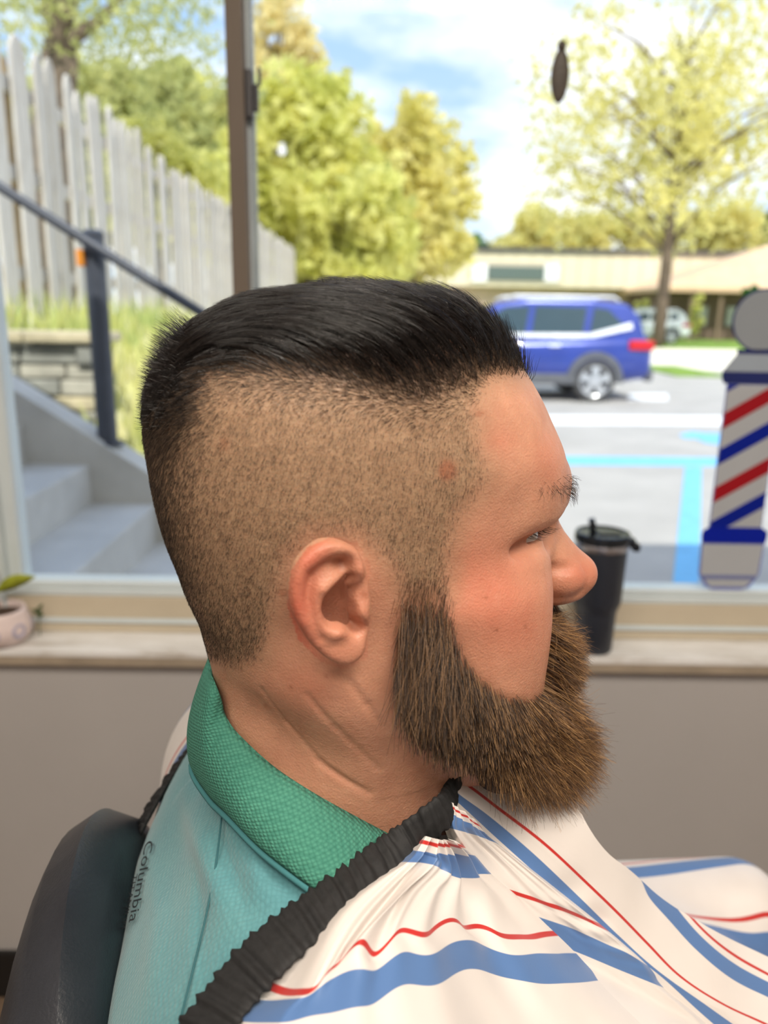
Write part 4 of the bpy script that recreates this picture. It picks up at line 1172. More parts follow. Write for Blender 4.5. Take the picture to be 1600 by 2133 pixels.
    F.ell((tip[0] - 0.0175, 0.0058, tip[2] - 0.0155), (0.0062, 0.0034, 0.0050), 0.002, 'cut')
    F.cap((al[0] - 0.010, 0.0188, al[2] + 0.009), (al[0] + 0.006, 0.0182, al[2] + 0.0105), 0.0022, 0.0018, 0.004, 'cut')
    F.cap((al[0] - 0.012, 0.0205, al[2] + 0.004), (al[0] - 0.013, 0.022, al[2] - 0.012), 0.0024, 0.0026, 0.005, 'cut')
    # neck
    F.cap((-0.024, 0, 1.262), (-0.020, 0, 1.185), 0.050, 0.0555, 0.030)
    F.cap((-0.020, 0, 1.185), (-0.026, 0, 1.050), 0.0560, 0.062, 0.018)
    nb0 = loc(432, 1345); nb1 = loc(447, 1420); nb2 = loc(440, 1520)
    F.cap((nb0[0] + 0.0385, 0.0, nb0[2]), (nb1[0] + 0.0415, 0.0, nb1[2]), 0.034, 0.036, 0.016)
    F.cap((nb1[0] + 0.0415, 0.0, nb1[2]), (nb2[0] + 0.044, 0.0, nb2[2] - 0.04), 0.036, 0.042, 0.016)
    # muscles running from behind the ears to the throat, and skin folds
    F.cap((-0.028, 0.050, 1.265), (0.016, 0.024, 1.140), 0.016, 0.016, 0.024)
    F.cap((0.004, 0.028, 1.215), (0.012, 0.010, 1.120), 0.026, 0.028, 0.018)
    sm = Sampler(F)
    for line, w_ in (([(728, 1422), (765, 1470), (806, 1526)], 0.0010), ([(545, 1440), (595, 1508), (665, 1588), (770, 1655)], 0.0010), ([(640, 1450), (700, 1520), (790, 1605)], 0.0007)):
        Pc, ok = sm.hit(*np.array(line, float).T, off=0.0004)
        for qa, qb in zip(Pc[:-1], Pc[1:]): F.cap((qa[0], -qa[1], qa[2]), (qb[0], -qb[1], qb[2]), w_ * .5, w_ * .5, 0.0030, 'cut')
    if ear: ear_field(F)
# ---- torso volumes (head frame): what the clothes lie on
def tex_cap(F, a, b, ra, rb, k): F.cap(a, b, ra, rb, k)
def torso_field(F, grow=0.0, arms=True, legs=True):
    g = grow
    F.ell((-0.036, 0.0, 0.93), (0.118 + g, 0.170 + g, 0.215 + g), 0.03)
    F.ell((-0.035, 0.0, 0.72), (0.125 + g, 0.160 + g, 0.17 + g), 0.05)
    F.cap((-0.030, 0.0, 1.165), (-0.040, 0.0, 1.08), 0.044 + g, 0.082 + g, 0.03)
    F.cap((-0.040, 0.035, 1.145), (-0.055, 0.160, 1.075), 0.040 + g, 0.060 + g, 0.030)
    F.cap((-0.020, 0.030, 1.120), (-0.040, 0.150, 1.070), 0.040 + g, 0.055 + g, 0.035)
    F.ell((-0.085, 0.070, 1.01), (0.055 + g, 0.085 + g, 0.11 + g), 0.04)
    if arms:
        F.cap((-0.050, 0.185, 1.055), (-0.020, 0.235, 0.80), 0.058 + g, 0.045 + g, 0.03)
        F.cap((-0.020, 0.235, 0.80), (0.24, 0.185, 0.795), 0.042 + g, 0.032 + g, 0.02)
    if legs:
        F.ell((-0.01, 0.0, 0.62), (0.14 + g, 0.175 + g, 0.11 + g), 0.04)
        F.cap((0.02, 0.085, 0.605), (0.44, 0.115, 0.600), 0.080 + g, 0.062 + g, 0.03)
        F.cap((0.44, 0.115, 0.600), (0.46, 0.115, 0.20), 0.058 + g, 0.042 + g, 0.02)
        F.cap((0.455, 0.115, 0.165), (0.62, 0.125, 0.150), 0.040 + g, 0.034 + g, 0.02)
def shirt_field(F):
    torso_field(F, 0.006, arms=False, legs=False)
    F.cap((-0.050, 0.185, 1.055), (-0.035, 0.225, 0.88), 0.068, 0.066, 0.03)

class Sampler:
    """ray hits against a field, in pixels of the picture"""
    def __init__(self, F): self.F = F
    def val(self, P):
        F = self.F; q = (P - F.lo) / F.h; n = np.array(F.f.shape)
        ok = ((q >= 0) & (q < n - 1.001)).all(-1); q = np.clip(q, 0, n - 1.002); i = q.astype(int); t = q - i
        r = 0
        for dx in (0, 1):
            for dy in (0, 1):
                for dz in (0, 1):
                    w = (t[..., 0] if dx else 1 - t[..., 0]) * (t[..., 1] if dy else 1 - t[..., 1]) * (t[..., 2] if dz else 1 - t[..., 2])
                    r = r + w * F.f[i[..., 0] + dx, i[..., 1] + dy, i[..., 2] + dz]
        return np.where(ok, r, 0.05)
    def hit(self, px, py, off=0.0, tmax=0.9):
        """first point of the line of sight at distance 'off' from the volume; where it misses, the closest approach"""
        px = np.asarray(px, float); py = np.asarray(py, float)
        d = _F + _R * ((px - 800) / FPX)[..., None] - _U * ((py - 1066.5) / FPX)[..., None]
        d = np.stack([d @ HX, d @ HYv, d[..., 2]], -1); d /= np.linalg.norm(d, axis=-1)[..., None]
        c = np.array([(CAM - H0) @ HX, (CAM - H0) @ HYv, CAM[2]])
        t = np.full(px.shape, 0.12); best = np.full(px.shape, 9.0); tb = t.copy(); done = np.zeros(px.shape, bool)
        for _ in range(160):
            v = self.val(c + d * t[..., None]) - off
            m = (v < best) & ~done; best = np.where(m, v, best); tb = np.where(m, t, tb)
            done |= v < 0.0003
            t = np.where(done, t, t + np.clip(v * 0.7, 0.0004, 0.02))
            t = np.minimum(t, tmax)
        return c + d * tb[..., None], done
# ================================================================== person: body mesh, skin
F1 = Field((-.125, -.112, 1.09), (.14, .112, 1.435), .00102); build_head_field(F1)
mir = lambda V: V * np.array([1, -1, 1.0])
F1.f[:, F1.f.shape[1] // 2 + 1:, :] = F1.f[:, :F1.f.shape[1] // 2, :][:, ::-1][:, :F1.f.shape[1] - F1.f.shape[1] // 2 - 1]   # the far half mirrors the near one, ear included
HV, HQ = surface_nets(F1)
FT = Field((-.24, -.36, .10), (.70, .36, 1.20), .010); torso_field(FT)
TV, TQ = surface_nets(FT)
parts_v = [HV, TV]; parts_q = [HQ, TQ]
BV = np.concatenate(parts_v); off_ = np.cumsum([0] + [len(v) for v in parts_v[:-1]])
BQ = np.concatenate([q + o for q, o in zip(parts_q, off_)])
nHead = len(HV)
isear = ((np.abs(BV[:, 1]) > 0.068) & (np.abs(BV[:, 0] - _e0[0]) < 0.034) & (np.abs(BV[:, 2] - _e0[2]) < 0.042)).astype(float)
def vnormals(V, Q):
    n = np.cross(V[Q[:, 2]] - V[Q[:, 0]], V[Q[:, 3]] - V[Q[:, 1]]); N = np.zeros_like(V)
    for k in range(4): np.add.at(N, Q[:, k], n)
    return N / (np.linalg.norm(N, axis=1)[:, None] + 1e-12)
BN = vnormals(BV, BQ)
# picture position of each point as seen on the near side (the far side mirrors it): used only to say where hair grows
SX, SY = projL(BV * np.array([1, 0, 1]) + np.stack([0 * BV[:, 0], -np.abs(BV[:, 1]), 0 * BV[:, 0]], -1))
def soft_poly(u, v, pts, w):
    pts = np.asarray(pts, float); d, _ = poly_dist(u, v, np.vstack([pts, pts[:1]])); s = np.where(poly_in(u, v, pts), d, -d)
    return np.clip(0.5 + s / (2 * w), 0, 1), s
P_scalp = [(1118, 770), (1085, 790), (1030, 800), (1000, 850), (1012, 930), (1028, 990), (990, 1040), (962, 1080), (948, 1140), (938, 1240), (838, 1240), (806, 1170), (745, 1118), (650, 1112), (605, 1160), (588, 1230), (572, 1300), (548, 1372), (490, 1395), (430, 1375), (380, 1260), (290, 1100), (270, 800), (390, 540), (1000, 520), (1140, 620)]
P_top = [(1122, 772), (1060, 765), (1000, 772), (955, 795), (880, 822), (800, 805), (700, 782), (600, 768), (520, 760), (455, 752), (415, 790), (385, 850), (340, 880), (280, 880), (260, 740), (390, 540), (1000, 520), (1150, 620)]
P_beard = [(838, 1225), (930, 1235), (948, 1300), (965, 1360), (1000, 1410), (1050, 1445), (1105, 1458), (1135, 1440), (1150, 1370), (1158, 1310), (1165, 1262), (1290, 1255), (1290, 1600), (1150, 1600), (1000, 1580), (900, 1545), (850, 1505), (826, 1460), (826, 1400), (832, 1300)]
m_scalp, d_scalp = soft_poly(SX, SY, P_scalp, 40); m_top, d_top = soft_poly(SX, SY, P_top, 30); m_beard, d_beard = soft_poly(SX, SY, P_beard, 14)
bodymask = np.arange(len(BV)) < nHead
front = BV[:, 0] > -0.03
m_scalp *= bodymask; m_top *= bodymask; m_beard *= bodymask * front * np.clip((SY - 1225) / 190.0, 0.1, 1)
gs = lambda x, y, s, s2=None: np.exp(-((SX - x) / s)**2 - ((SY - y) / (s2 or s))**2)
# skin redness that belongs to the skin: cheeks, nose, ear rim
red = 0.42 * gs(1005, 1240, 95, 80) + 0.36 * gs(1080, 1300, 90, 100) + 0.22 * gs(1000, 1160, 90, 60) + 0.55 * gs(1215, 1195, 50, 40) + 0.35 * gs(1030, 920, 40, 30) + 0.25 * gs(640, 1440, 60) + 0.3 * gs(1150, 960, 40, 60)
eu = (BV - _e0) @ ear_u * 1000
ev_ = (BV[:, 2] - _e0[2]) * 1000
rim = np.where(isear > 0, np.clip((-(SX - 655) / 55.0), -1, 1) * 0.5 + 0.45 + 0.35 * np.clip((1190 - SY) / 60, 0, 1), 0)
dE, _ = poly_dist(SX, SY, [(600, 1230), (625, 1330), (700, 1385), (750, 1380)])
onear = poly_in(SX, SY, [(770, 1170), (745, 1130), (690, 1118), (640, 1140), (605, 1190), (598, 1260), (620, 1330), (670, 1380), (720, 1394), (765, 1370), (770, 1300)])
red = np.clip(red + np.where((isear > 0) & onear, np.clip(rim * 1.25, 0.25, 1.0), 0), 0, 1)
mole = 0.75 * np.clip(2.2 * gs(932, 980, 15, 18), 0, 1) + 0.6 * np.clip(2 * gs(757, 1239, 8), 0, 1) + 0.5 * np.clip(2 * gs(590, 1235, 9, 7), 0, 1) + 0.5 * np.clip(2 * gs(1000, 862, 9, 5), 0, 1) + 0.4 * gs(468, 925, 12, 16)
for sx_, sy_ in ((1095, 1305), (1035, 1312), (1013, 1245), (553, 1470), (606, 1432), (680, 1408)): mole = mole + 0.7 * gs(sx_, sy_, 4)
person = tag(empty('person', tuple(to_world(np.array([0.02, 0.0, 0.0])))), 'seated bearded man with a fresh skin fade haircut, turned away in profile', 'person')
def chp(o):
    o.parent = person; o.matrix_parent_inverse = Matrix.Translation(person.location).inverted(); return o

t = NT('skin')
n1 = t.noise(55, 4, 0.6); n2 = t.noise(420, 3, 0.6); n3 = t.noise(160, 3, 0.6)
base = t.ramp(n1, [(0.3, S(184, 132, 106)), (0.7, S(202, 150, 122))])
base = t.mix(t.math('MULTIPLY', t.attr('red'), t.math('ADD', 0.45, t.math('MULTIPLY', t.noise(90, 5, 0.7), 0.9))), base, S(196, 104, 82))
base = t.mix(t.math('MULTIPLY', t.attr('scalp'), 0.88), base, t.ramp(n3, [(0.3, S(140, 118, 92)), (0.7, S(164, 138, 108))]))
base = t.mix(t.math('MULTIPLY', t.attr('top'), 0.80), base, S(84, 62, 48))
base = t.mix(t.math('MULTIPLY', t.attr('beardz'), 0.75), base, S(120, 84, 60))
base = t.mix(t.math('MINIMUM', t.attr('mole'), 1.0), base, S(150, 92, 66))
base = t.mix(t.math('MULTIPLY', n2, 0.14), base, S(190, 110, 84))
t.set(Base_Color=base, Roughness=t.ramp(n3, [(0.3, (.42,)*3), (0.7, (.56,)*3)]))
t.b.inputs['Specular IOR Level'].default_value = 0.42
t.b.inputs['Subsurface Weight'].default_value = 0.22
t.b.inputs['Subsurface Radius'].default_value = (1.0, 0.32, 0.16)
t.b.inputs['Subsurface Scale'].default_value = 0.0045
vo = t.n('ShaderNodeTexVoronoi'); vo.inputs['Scale'].default_value = 900; t.l(t.co(), vo.inputs['Vector'])
t.bump(t.math('ADD', t.math('MULTIPLY', vo.outputs['Distance'], 0.6), n2), 0.38, 0.0006)
M_skin = t.m
body = chp(fast_mesh('body', to_world(BV), BQ, M_skin))
for nm, ar in (('red', red), ('scalp', m_scalp), ('top', m_top), ('beardz', m_beard), ('mole', mole)): vattr(body, nm, ar * bodymask)

# eyes
te = NT('eye_white'); te.set(Base_Color=te.ramp(te.noise(60), [(0.3, S(226, 220, 214)), (0.7, S(238, 234, 230))]), Roughness=0.12)
ti = NT('iris'); ti.set(Base_Color=ti.ramp(ti.noise(300), [(0.3, S(70, 84, 92)), (0.7, S(110, 126, 134))]), Roughness=0.1)
tk = NT('pupil'); tk.set(Base_Color=tk.ramp(tk.noise(30), [(0.3, (.004,)*3), (0.7, (.01,)*3)]), Roughness=0.1)
for sy in (1, -1):
    c = to_world(np.array([EYE[0], EYE[1] * sy, EYE[2]])); r = 0.0125
    Mx = Matrix.Translation(Vector(c)) @ Matrix.Rotation(PSI, 4, 'Z') @ Matrix.Rotation(math.pi / 2, 4, 'Y')
    eb = MB().lathe([(max(1e-6, r * math.sin(a)), r * math.cos(a)) for a in np.linspace(0.36, math.pi, 22)], 32, M=Mx, cap=False).build('eyeball', te.m, smooth='all'); chp(eb)
    ir = MB().lathe([(max(1e-6, r * math.sin(a)), r * math.cos(a)) for a in np.linspace(0.16, 0.38, 6)], 32, M=Mx, cap=False).build('iris', ti.m, smooth='all')
    pu = MB().lathe([(max(1e-6, r * math.sin(a)), r * math.cos(a)) for a in np.linspace(0.0, 0.17, 4)], 24, M=Mx, cap=False).build('pupil', tk.m, smooth='all')
    for q in (ir, pu): q.parent = eb; q.matrix_parent_inverse = (Matrix.Translation(person.location) @ eb.matrix_parent_inverse).inverted() if False else Matrix.Translation(person.location).inverted() @ Matrix.Translation(person.location)

# ================================================================== hair strands (real little tubes)
HS = Sampler(F1)
def grad(P, h=0.0015):
    g_ = np.stack([HS.val(P + np.eye(3)[i] * h) - HS.val(P - np.eye(3)[i] * h) for i in range(3)], -1)
    return g_ / (np.linalg.norm(g_, axis=-1)[..., None] + 1e-9)
tri = np.concatenate([BQ[:, [0, 1, 2]], BQ[:, [0, 2, 3]]])
tri = tri[(tri < nHead).all(1)]
tA = 0.5 * np.linalg.norm(np.cross(BV[tri[:, 1]] - BV[tri[:, 0]], BV[tri[:, 2]] - BV[tri[:, 0]]), axis=1)
def roots(n, weight):
    """n points on the head, density following a per-vertex weight"""
    w = tA * weight[tri].mean(1); c = np.cumsum(w); i = np.searchsorted(c, rng.random(n) * c[-1])
    a, b = rng.random(n), rng.random(n); m = a + b > 1; a[m], b[m] = 1 - a[m], 1 - b[m]; q = tri[i]
    P = BV[q[:, 0]] * (1 - a - b)[:, None] + BV[q[:, 1]] * a[:, None] + BV[q[:, 2]] * b[:, None]
    N = BN[q[:, 0]] * (1 - a - b)[:, None] + BN[q[:, 1]] * a[:, None] + BN[q[:, 2]] * b[:, None]
    N /= np.linalg.norm(N, axis=1)[:, None] + 1e-9
    pick = lambda A: A[q[:, 0]]
    return P, N, pick
unit = lambda v: v / (np.linalg.norm(v, axis=-1)[..., None] + 1e-9)
def tang(d, N): return unit(d - N * (d * N).sum(-1)[..., None])
def strand_mesh(name, paths, r0, r1, m, label=None, flip=None):
    """paths (n,k,3) in the head frame -> three-sided tapering tubes"""
    n, k, _ = paths.shape
    T = np.gradient(paths, axis=1); T = unit(T)
    ref = unit(rng.normal(size=(n, 1, 3))); A = unit(ref - T * (ref * T).sum(-1)[..., None]); B = np.cross(T, A)
    rr = np.broadcast_to(np.asarray(r0, float).reshape(-1, 1), (n, k)) * (1 - np.linspace(0, 1, k)[None]**1.5) + r1
    ring = np.stack([paths + rr[..., None] * (A * math.cos(a) + B * math.sin(a)) for a in (0, 2.0944, 4.18879)], 2)
    V = to_world(ring.reshape(-1, 3))
    b = (np.arange(n)[:, None, None] * k + np.arange(k - 1)[None, :, None]) * 3; j = np.arange(3)[None, None, :]; j2 = (j + 1) % 3
    Fq = np.stack([b + j, b + j2, b + 3 + j2, b + 3 + j], -1).reshape(-1, 4)
    o = chp(fast_mesh(name, V, Fq, m)); o['kind'] = 'stuff'
    if label: o['label'] = label
    return o
def hair_mat(name, c0, c1, c2, rough=0.38, spec=0.5):
    t = NT(name); g_ = t.n('ShaderNodeNewGeometry'); 
    t.set(Base_Color=t.ramp(g_.outputs['Random Per Island'], [(0.05, c0), (0.6, c1), (0.97, c2)]), Roughness=rough)
    t.b.inputs['Specular IOR Level'].default_value = spec
    return t.m
M_hair = hair_mat('dark_hair', S(16, 14, 14), S(26, 22, 21), S(46, 37, 32), 0.20, 0.7)
M_stub = hair_mat('clipped_hair', S(30, 24, 21), S(48, 38, 31), S(130, 108, 88), 0.45, 0.4)
M_beard = hair_mat('brown_beard', S(52, 36, 26), S(98, 70, 46), S(178, 136, 92), 0.38, 0.45)

# the beard is darker along the jaw, golden at the moustache and chin
tb2 = NT('brown_beard_hair'); g_ = tb2.n('ShaderNodeNewGeometry'); sx_ = tb2.n('ShaderNodeSeparateXYZ'); tb2.l(tb2.co(), sx_.inputs[0])
mr = tb2.n('ShaderNodeMapRange'); mr.inputs['From Min'].default_value = 0.035; mr.inputs['From Max'].default_value = 0.105; tb2.l(sx_.outputs[0], mr.inputs[0])
rp = g_.outputs['Random Per Island']
tb2.set(Base_Color=tb2.mix(mr.outputs[0], tb2.ramp(rp, [(0.05, S(36, 27, 21)), (0.6, S(74, 54, 38)), (0.97, S(160, 124, 88))]), tb2.ramp(rp, [(0.05, S(62, 42, 28)), (0.6, S(122, 86, 52)), (0.97, S(196, 152, 98))])), Roughness=0.38)
tb2.b.inputs['Specular IOR Level'].default_value = 0.45
M_beard = tb2.m
near = (BV[:, 1] < 0.012)
# --- clipped sides
def stubble(n, weight, lfun, r, m, name, label):
    P, N, pick = roots(n, weight)
    px_, py_, dt = pick(SX), pick(SY), pick(d_top)
    up = np.clip(1 + dt / 110.0, 0, 1)                     # 1 next to the long hair, 0 far below it
    flow = np.stack([-0.30 - 0.5 * up, 0 * up, -1.0 + 1.5 * up], -1) + rng.normal(0, 0.08, (len(P), 3))
    back = np.clip((470 - px_) / 120.0, 0, 1)
    flow = flow + np.stack([0 * back, 0 * back, -0.9 * back * up], -1)
    Tn = tang(flow, N)
    L = lfun(px_, py_, dt) * rng.uniform(0.7, 1.25, len(P))
    lift = rng.uniform(0.22, 0.45, len(P))[:, None]
    d0 = unit(Tn + N * (lift + 0.25)); d1 = unit(Tn + N * lift * 0.6)
    p1 = P + d0 * (L * 0.5)[:, None]; p2 = p1 + d1 * (L * 0.5)[:, None]
    return strand_mesh(name, np.stack([P - N * 0.0006, P + d1 * L[:, None]], 1), r * rng.uniform(.7, 1.15, len(P)), 0.00002, m, label)
noear = 1 - np.clip(isear * onear, 0, 1)
wst = np.clip(d_scalp / 26.0, 0, 1) * (d_top < 40) * bodymask * noear
# sparse towards the temple, denser at the back and just under the long hair
dens = 0.55 + 0.75 * np.clip(1 + d_top / 90.0, 0, 1) + 0.7 * np.clip((460 - SX) / 130.0, 0, 1) + 0.9 * gs(480, 1320, 90, 80)
wst = wst * dens
llen = lambda px_, py_, dt: 0.0026 + 0.0036 * np.clip(1 + dt / 90.0, 0, 1)**1.6 + 0.0016 * np.clip((430 - px_) / 100.0, 0, 1)
stubble(58000, wst * near, llen, 0.000078, M_stub, 'clipped_hair', 'short clipped dark hair on the side and back of the head')
stubble(5000, wst * (~near), llen, 0.0001, M_stub, 'clipped_hair', None)
wsb = np.clip(soft_poly(SX, SY, [(850, 1195), (930, 1190), (938, 1250), (945, 1330), (838, 1340), (840, 1240)], 16)[0], 0, 1) * bodymask * noear
stubble(900, wsb * near, lambda a, b, c: 0.0035 + 0.007 * np.clip((b - 1180) / 120.0, 0, 1), 0.000085, M_beard, 'sideburn', 'thin brown sideburn hair in front of the ear')
# --- long combed hair on top: grown over a true distance field of the skull, gathered into locks
from mathutils.bvhtree import BVHTree
F4 = Field((-.125, -.10, 1.28), (.125, .10, 1.44), .004); build_head_field(F4, ear=False)
v4, q4 = surface_nets(F4)
bvh = BVHTree.FromPolygons([tuple(p) for p in v4], [tuple(int(i) for i in q) for q in q4])
FH = Field((-.160, -.108, 1.32), (.135, .108, 1.475), .005)
gA = np.stack(np.meshgrid(*FH.ax, indexing='ij'), -1)
dd_ = np.array([bvh.find_nearest(Vector(p))[3] for p in gA.reshape(-1, 3).tolist()]).reshape(gA.shape[:3])
inside4 = Sampler(F4).val(gA) < 0
FH.f = np.where(inside4, -dd_, dd_).astype(np.float32)
HH = Sampler(FH)
def hgrad(P, h=0.005):
    g_ = np.stack([HH.val(P + np.eye(3)[i] * h) - HH.val(P - np.eye(3)[i] * h) for i in range(3)], -1)
    return g_ / (np.linalg.norm(g_, axis=-1)[..., None] + 1e-9)
def hair_h(P):
    """hair height over the skull, front to back"""
    return np.interp(P[:, 0], [-.125, -.10, -.08, -.05, -.01, .03, .06, .085, .10], [.003, .0035, .0060, .0105, .0135, .0145, .0165, .0120, .008])
def flowdir(P):
    s = np.sign(P[:, 1] + 1e-6) * np.clip(np.abs(P[:, 1]) / 0.02, 0, 1); x = P[:, 0]
    top = np.clip((P[:, 2] - 1.385) / 0.035, 0, 1)
    bk = np.clip((-0.050 - x) / 0.045, 0, 1); fr = np.clip((x - 0.035) / 0.035, 0, 1)
    return np.stack([-0.78 - 0.3 * top + 0.35 * fr, -s * (0.45 + 0.1 * fr) * (1 - top * 0.8), 0.85 * (1 - top) * (1 - bk) - 0.9 * bk + 0.6 * fr], -1)
def grow(P, N, dirs, L, K, layer, e0):
    path = [P - N * 0.001]; pos = P.copy(); d = dirs.copy()
    for i in range(1, K):
        t_ = i / (K - 1); pos = pos + d * (L / (K - 1))[:, None]
        g_ = hgrad(pos); v = HH.val(pos)
        tgt = hair_h(pos) * layer * np.clip(e0 + t_ * 0.9, 0, 1)
        pos = pos + g_ * np.clip(tgt - v, -0.004, 0.006)[:, None] * np.where(v < tgt * 0.5, 0.9, 0.5)[:, None]
        path.append(pos.copy())
        d = unit(tang(flowdir(pos), g_) * 0.5 + unit(d - g_ * (d * g_).sum(-1)[:, None] * 0.6) * 0.6)
    return np.stack(path, 1)
def comb(n, w, name, label, nlock):
    K = 5
    P, N, pick = roots(n + nlock, w)
    edge = np.clip((pick(d_top) + 10) / 80.0, 0.0, 1)
    bk = np.clip((-0.070 - P[:, 0]) / 0.03, 0, 1)
    L = (0.009 + 0.027 * edge) * rng.uniform(0.75, 1.15, n + nlock) * (1 - 0.5 * bk)
    layer = rng.uniform(0.25, 1.0, n + nlock); layer[n:] = rng.uniform(0.6, 1.05, nlock)
    d0 = unit(tang(flowdir(P), N) + N * (0.35 + 0.4 * rng.random(n + nlock) + 0.5 * bk)[:, None] + rng.normal(0, 0.09, P.shape))
    d0[n:] = unit(d0[n:] + rng.normal(0, 0.13, (nlock, 3)))
    path = grow(P, N, d0, L, K, layer, 0.25 * edge)
    # gather into locks towards the tips
    gi = np.empty(n, int)
    for a in range(0, n, 2000):
        gi[a:a + 2000] = ((P[:n][a:a + 2000, None] - P[None, n:])**2).sum(-1).argmin(1)
    gp = path[n:][gi]; t_ = np.linspace(0, 1, K)[None, :, None]
    wgt = (0.90 * t_**0.8) * rng.uniform(0.6, 1.0, (n, 1, 1)) * (edge[:n, None, None] > 0.15)
    free = rng.random(n) < 0.12; wgt[free] *= 0.15
    jit = rng.normal(0, 0.00038, (n, 1, 3)) * (0.4 + 0.6 * t_)
    path = path[:n] * (1 - wgt) + (gp + jit) * wgt
    return strand_mesh(name, path, 0.000105 * rng.uniform(.7, 1.2, n), 0.00002, M_hair, label)
wtop = np.clip((d_top + 32) / 85.0, 0, 1)**1.3 * bodymask
comb(18000, wtop * near, 'hair', 'dark slicked-back hair on top of the head', 620)
comb(6000, wtop * (~near), 'hair', None, 400)
# spiky short hair standing off the crown at the back
wsp = wtop * np.clip((420 - SX) / 60.0, 0, 1) * (SY < 900) * (SY > 640)
P, N, pick = roots(3200, wsp)
d0 = unit(N + np.array([-0.35, 0, 0.15]) + rng.normal(0, 0.22, P.shape)); L = rng.uniform(0.004, 0.0115, len(P)) * (0.55 + 0.9 * np.clip((820 - pick(SY)) / 120, 0, 1))
d1 = unit(d0 + np.array([-0.15, 0, 0.0]) + rng.normal(0, 0.15, P.shape))
strand_mesh('hair', np.stack([P - N * .001, P + d0 * (L * .5)[:, None], P + d0 * (L * .5)[:, None] + d1 * (L * .5)[:, None]], 1), 0.00011, 0.00002, M_hair, None)

# --- beard
FB = Field((-.03, -.10, 1.12), (.15, .10, 1.30), .002)
def beard_field(F, tache=True):
    q = lambda px, py, yl: loc(px, py, yl)
    F.ell((0.080, 0.0, 1.194), (0.0420, 0.046, 0.0370), 0.02)
    F.ell((0.092, 0.0, 1.178), (0.0310, 0.036, 0.0240), 0.02)
    F.cap((0.060, 0.036, 1.198), (0.034, 0.047, 1.225), 0.0255, 0.0165, 0.016)
    F.cap((0.034, 0.047, 1.226), (0.013, 0.0575, 1.254), 0.0155, 0.0120, 0.014)
    F.cap((0.017, 0.066, 1.290), (0.012, 0.0610, 1.254), 0.0050, 0.0105, 0.012)
    if not tache: return
    F.cap((0.1015, 0.0, 1.2580), (0.0930, 0.022, 1.246), 0.0130, 0.0110, 0.008)
    F.cap((0.0930, 0.022, 1.246), (0.0860, 0.032, 1.220), 0.0110, 0.0100, 0.008)
beard_field(FB)
BS = Sampler(FB)
def beard(n, w, name, label, r, mat):
    P, N, pick = roots(n, w)
    x, y, z = P.T
    fr = np.clip((x - 0.045) / 0.04, 0, 1)
    must = ((z > 1.236) & (x > 0.07)).astype(float)
    s = np.sign(y + 1e-6)
    base = np.stack([-0.18 + 0.75 * fr, 0.25 * s * (1 - fr), -1.0 + 0.25 * fr], -1)
    base = np.where(must[:, None] > 0, np.stack([0.70 + 0 * s, 0.50 * s, -0.70 + 0 * s], -1), base)
    K = 5
    L = rng.uniform(0.018, 0.058, n); L = np.where(must > 0, rng.uniform(0.016, 0.032, n), L)
    d = unit(base * 0.8 + N * 0.75 + rng.normal(0, 0.14, P.shape))
    pos = P - N * 0.001; path = [pos]; stop = np.zeros(n, bool); been = np.zeros(n, bool); fuzz = np.where(rng.random(n) < 0.07, rng.uniform(0.001, 0.006, n), rng.uniform(-0.0015, 0.0012, n))
    ph = rng.uniform(0, 6.28, n); curl = rng.uniform(0.0, 0.45, n) * (1 + 1.2 * fr)
    side = unit(rng.normal(size=P.shape))
    for i in range(1, K):
        st_ = (L / (K - 1))[:, None] * np.where(stop, 0.02, 1.0)[:, None]
        nxt = pos + d * st_
        v = HS.val(nxt); g_ = grad(nxt)
        nxt = nxt + g_ * np.clip(0.0012 + 0.0006 * i - v, 0, 0.01)[:, None]
        bv_ = BS.val(nxt); stop |= been & (bv_ > fuzz); been |= bv_ < -0.0005; stop |= (~been) & (i >= np.where((z < 1.272) & (must < 1), 1, 3))
        pos = nxt; path.append(pos.copy())
        d = unit(d * 0.74 + base * 0.24 + side * (curl * np.sin(ph + i * 1.5))[:, None] + rng.normal(0, 0.09, P.shape))
    return strand_mesh(name, np.stack(path, 1), r * rng.uniform(.75, 1.2, n), 0.00003, mat, label)
mst = ((BV[:, 0] > 0.070) & (BV[:, 2] > 1.234) & (BV[:, 2] < 1.268) & (np.abs(BV[:, 1]) < 0.034) & (BV[:, 0] < 0.1005)).astype(float)
wb = np.maximum(np.clip((d_beard + 6) / 24.0, 0, 1), 1.6 * mst) * bodymask * front * (1 - isear * onear)
thin = np.maximum(np.clip((SY - 1200) / 240.0, 0.07, 1)**1.4, mst)              # thin at the sideburn, full along the jaw
beard(33000, wb * thin * (BV[:, 1] < 0.02), 'beard', 'full brown beard and moustache', 0.000074, M_beard)
beard(3200, wb * thin * (BV[:, 1] >= 0.02), 'beard', None, 0.00016, M_beard)
# inner mass of the beard, so that no skin shows between the strands
FB2 = Field((-.03, -.10, 1.12), (.15, .10, 1.30), .002); beard_field(FB2, False); FB2.f += 0.0085
bv, bq = surface_nets(FB2)
M_bcore = simple('beard_undercoat', S(44, 32, 24), 0.9, var=0.3, scale=300)
chp(fast_mesh('beard_undercoat', to_world(bv), bq, M_bcore))

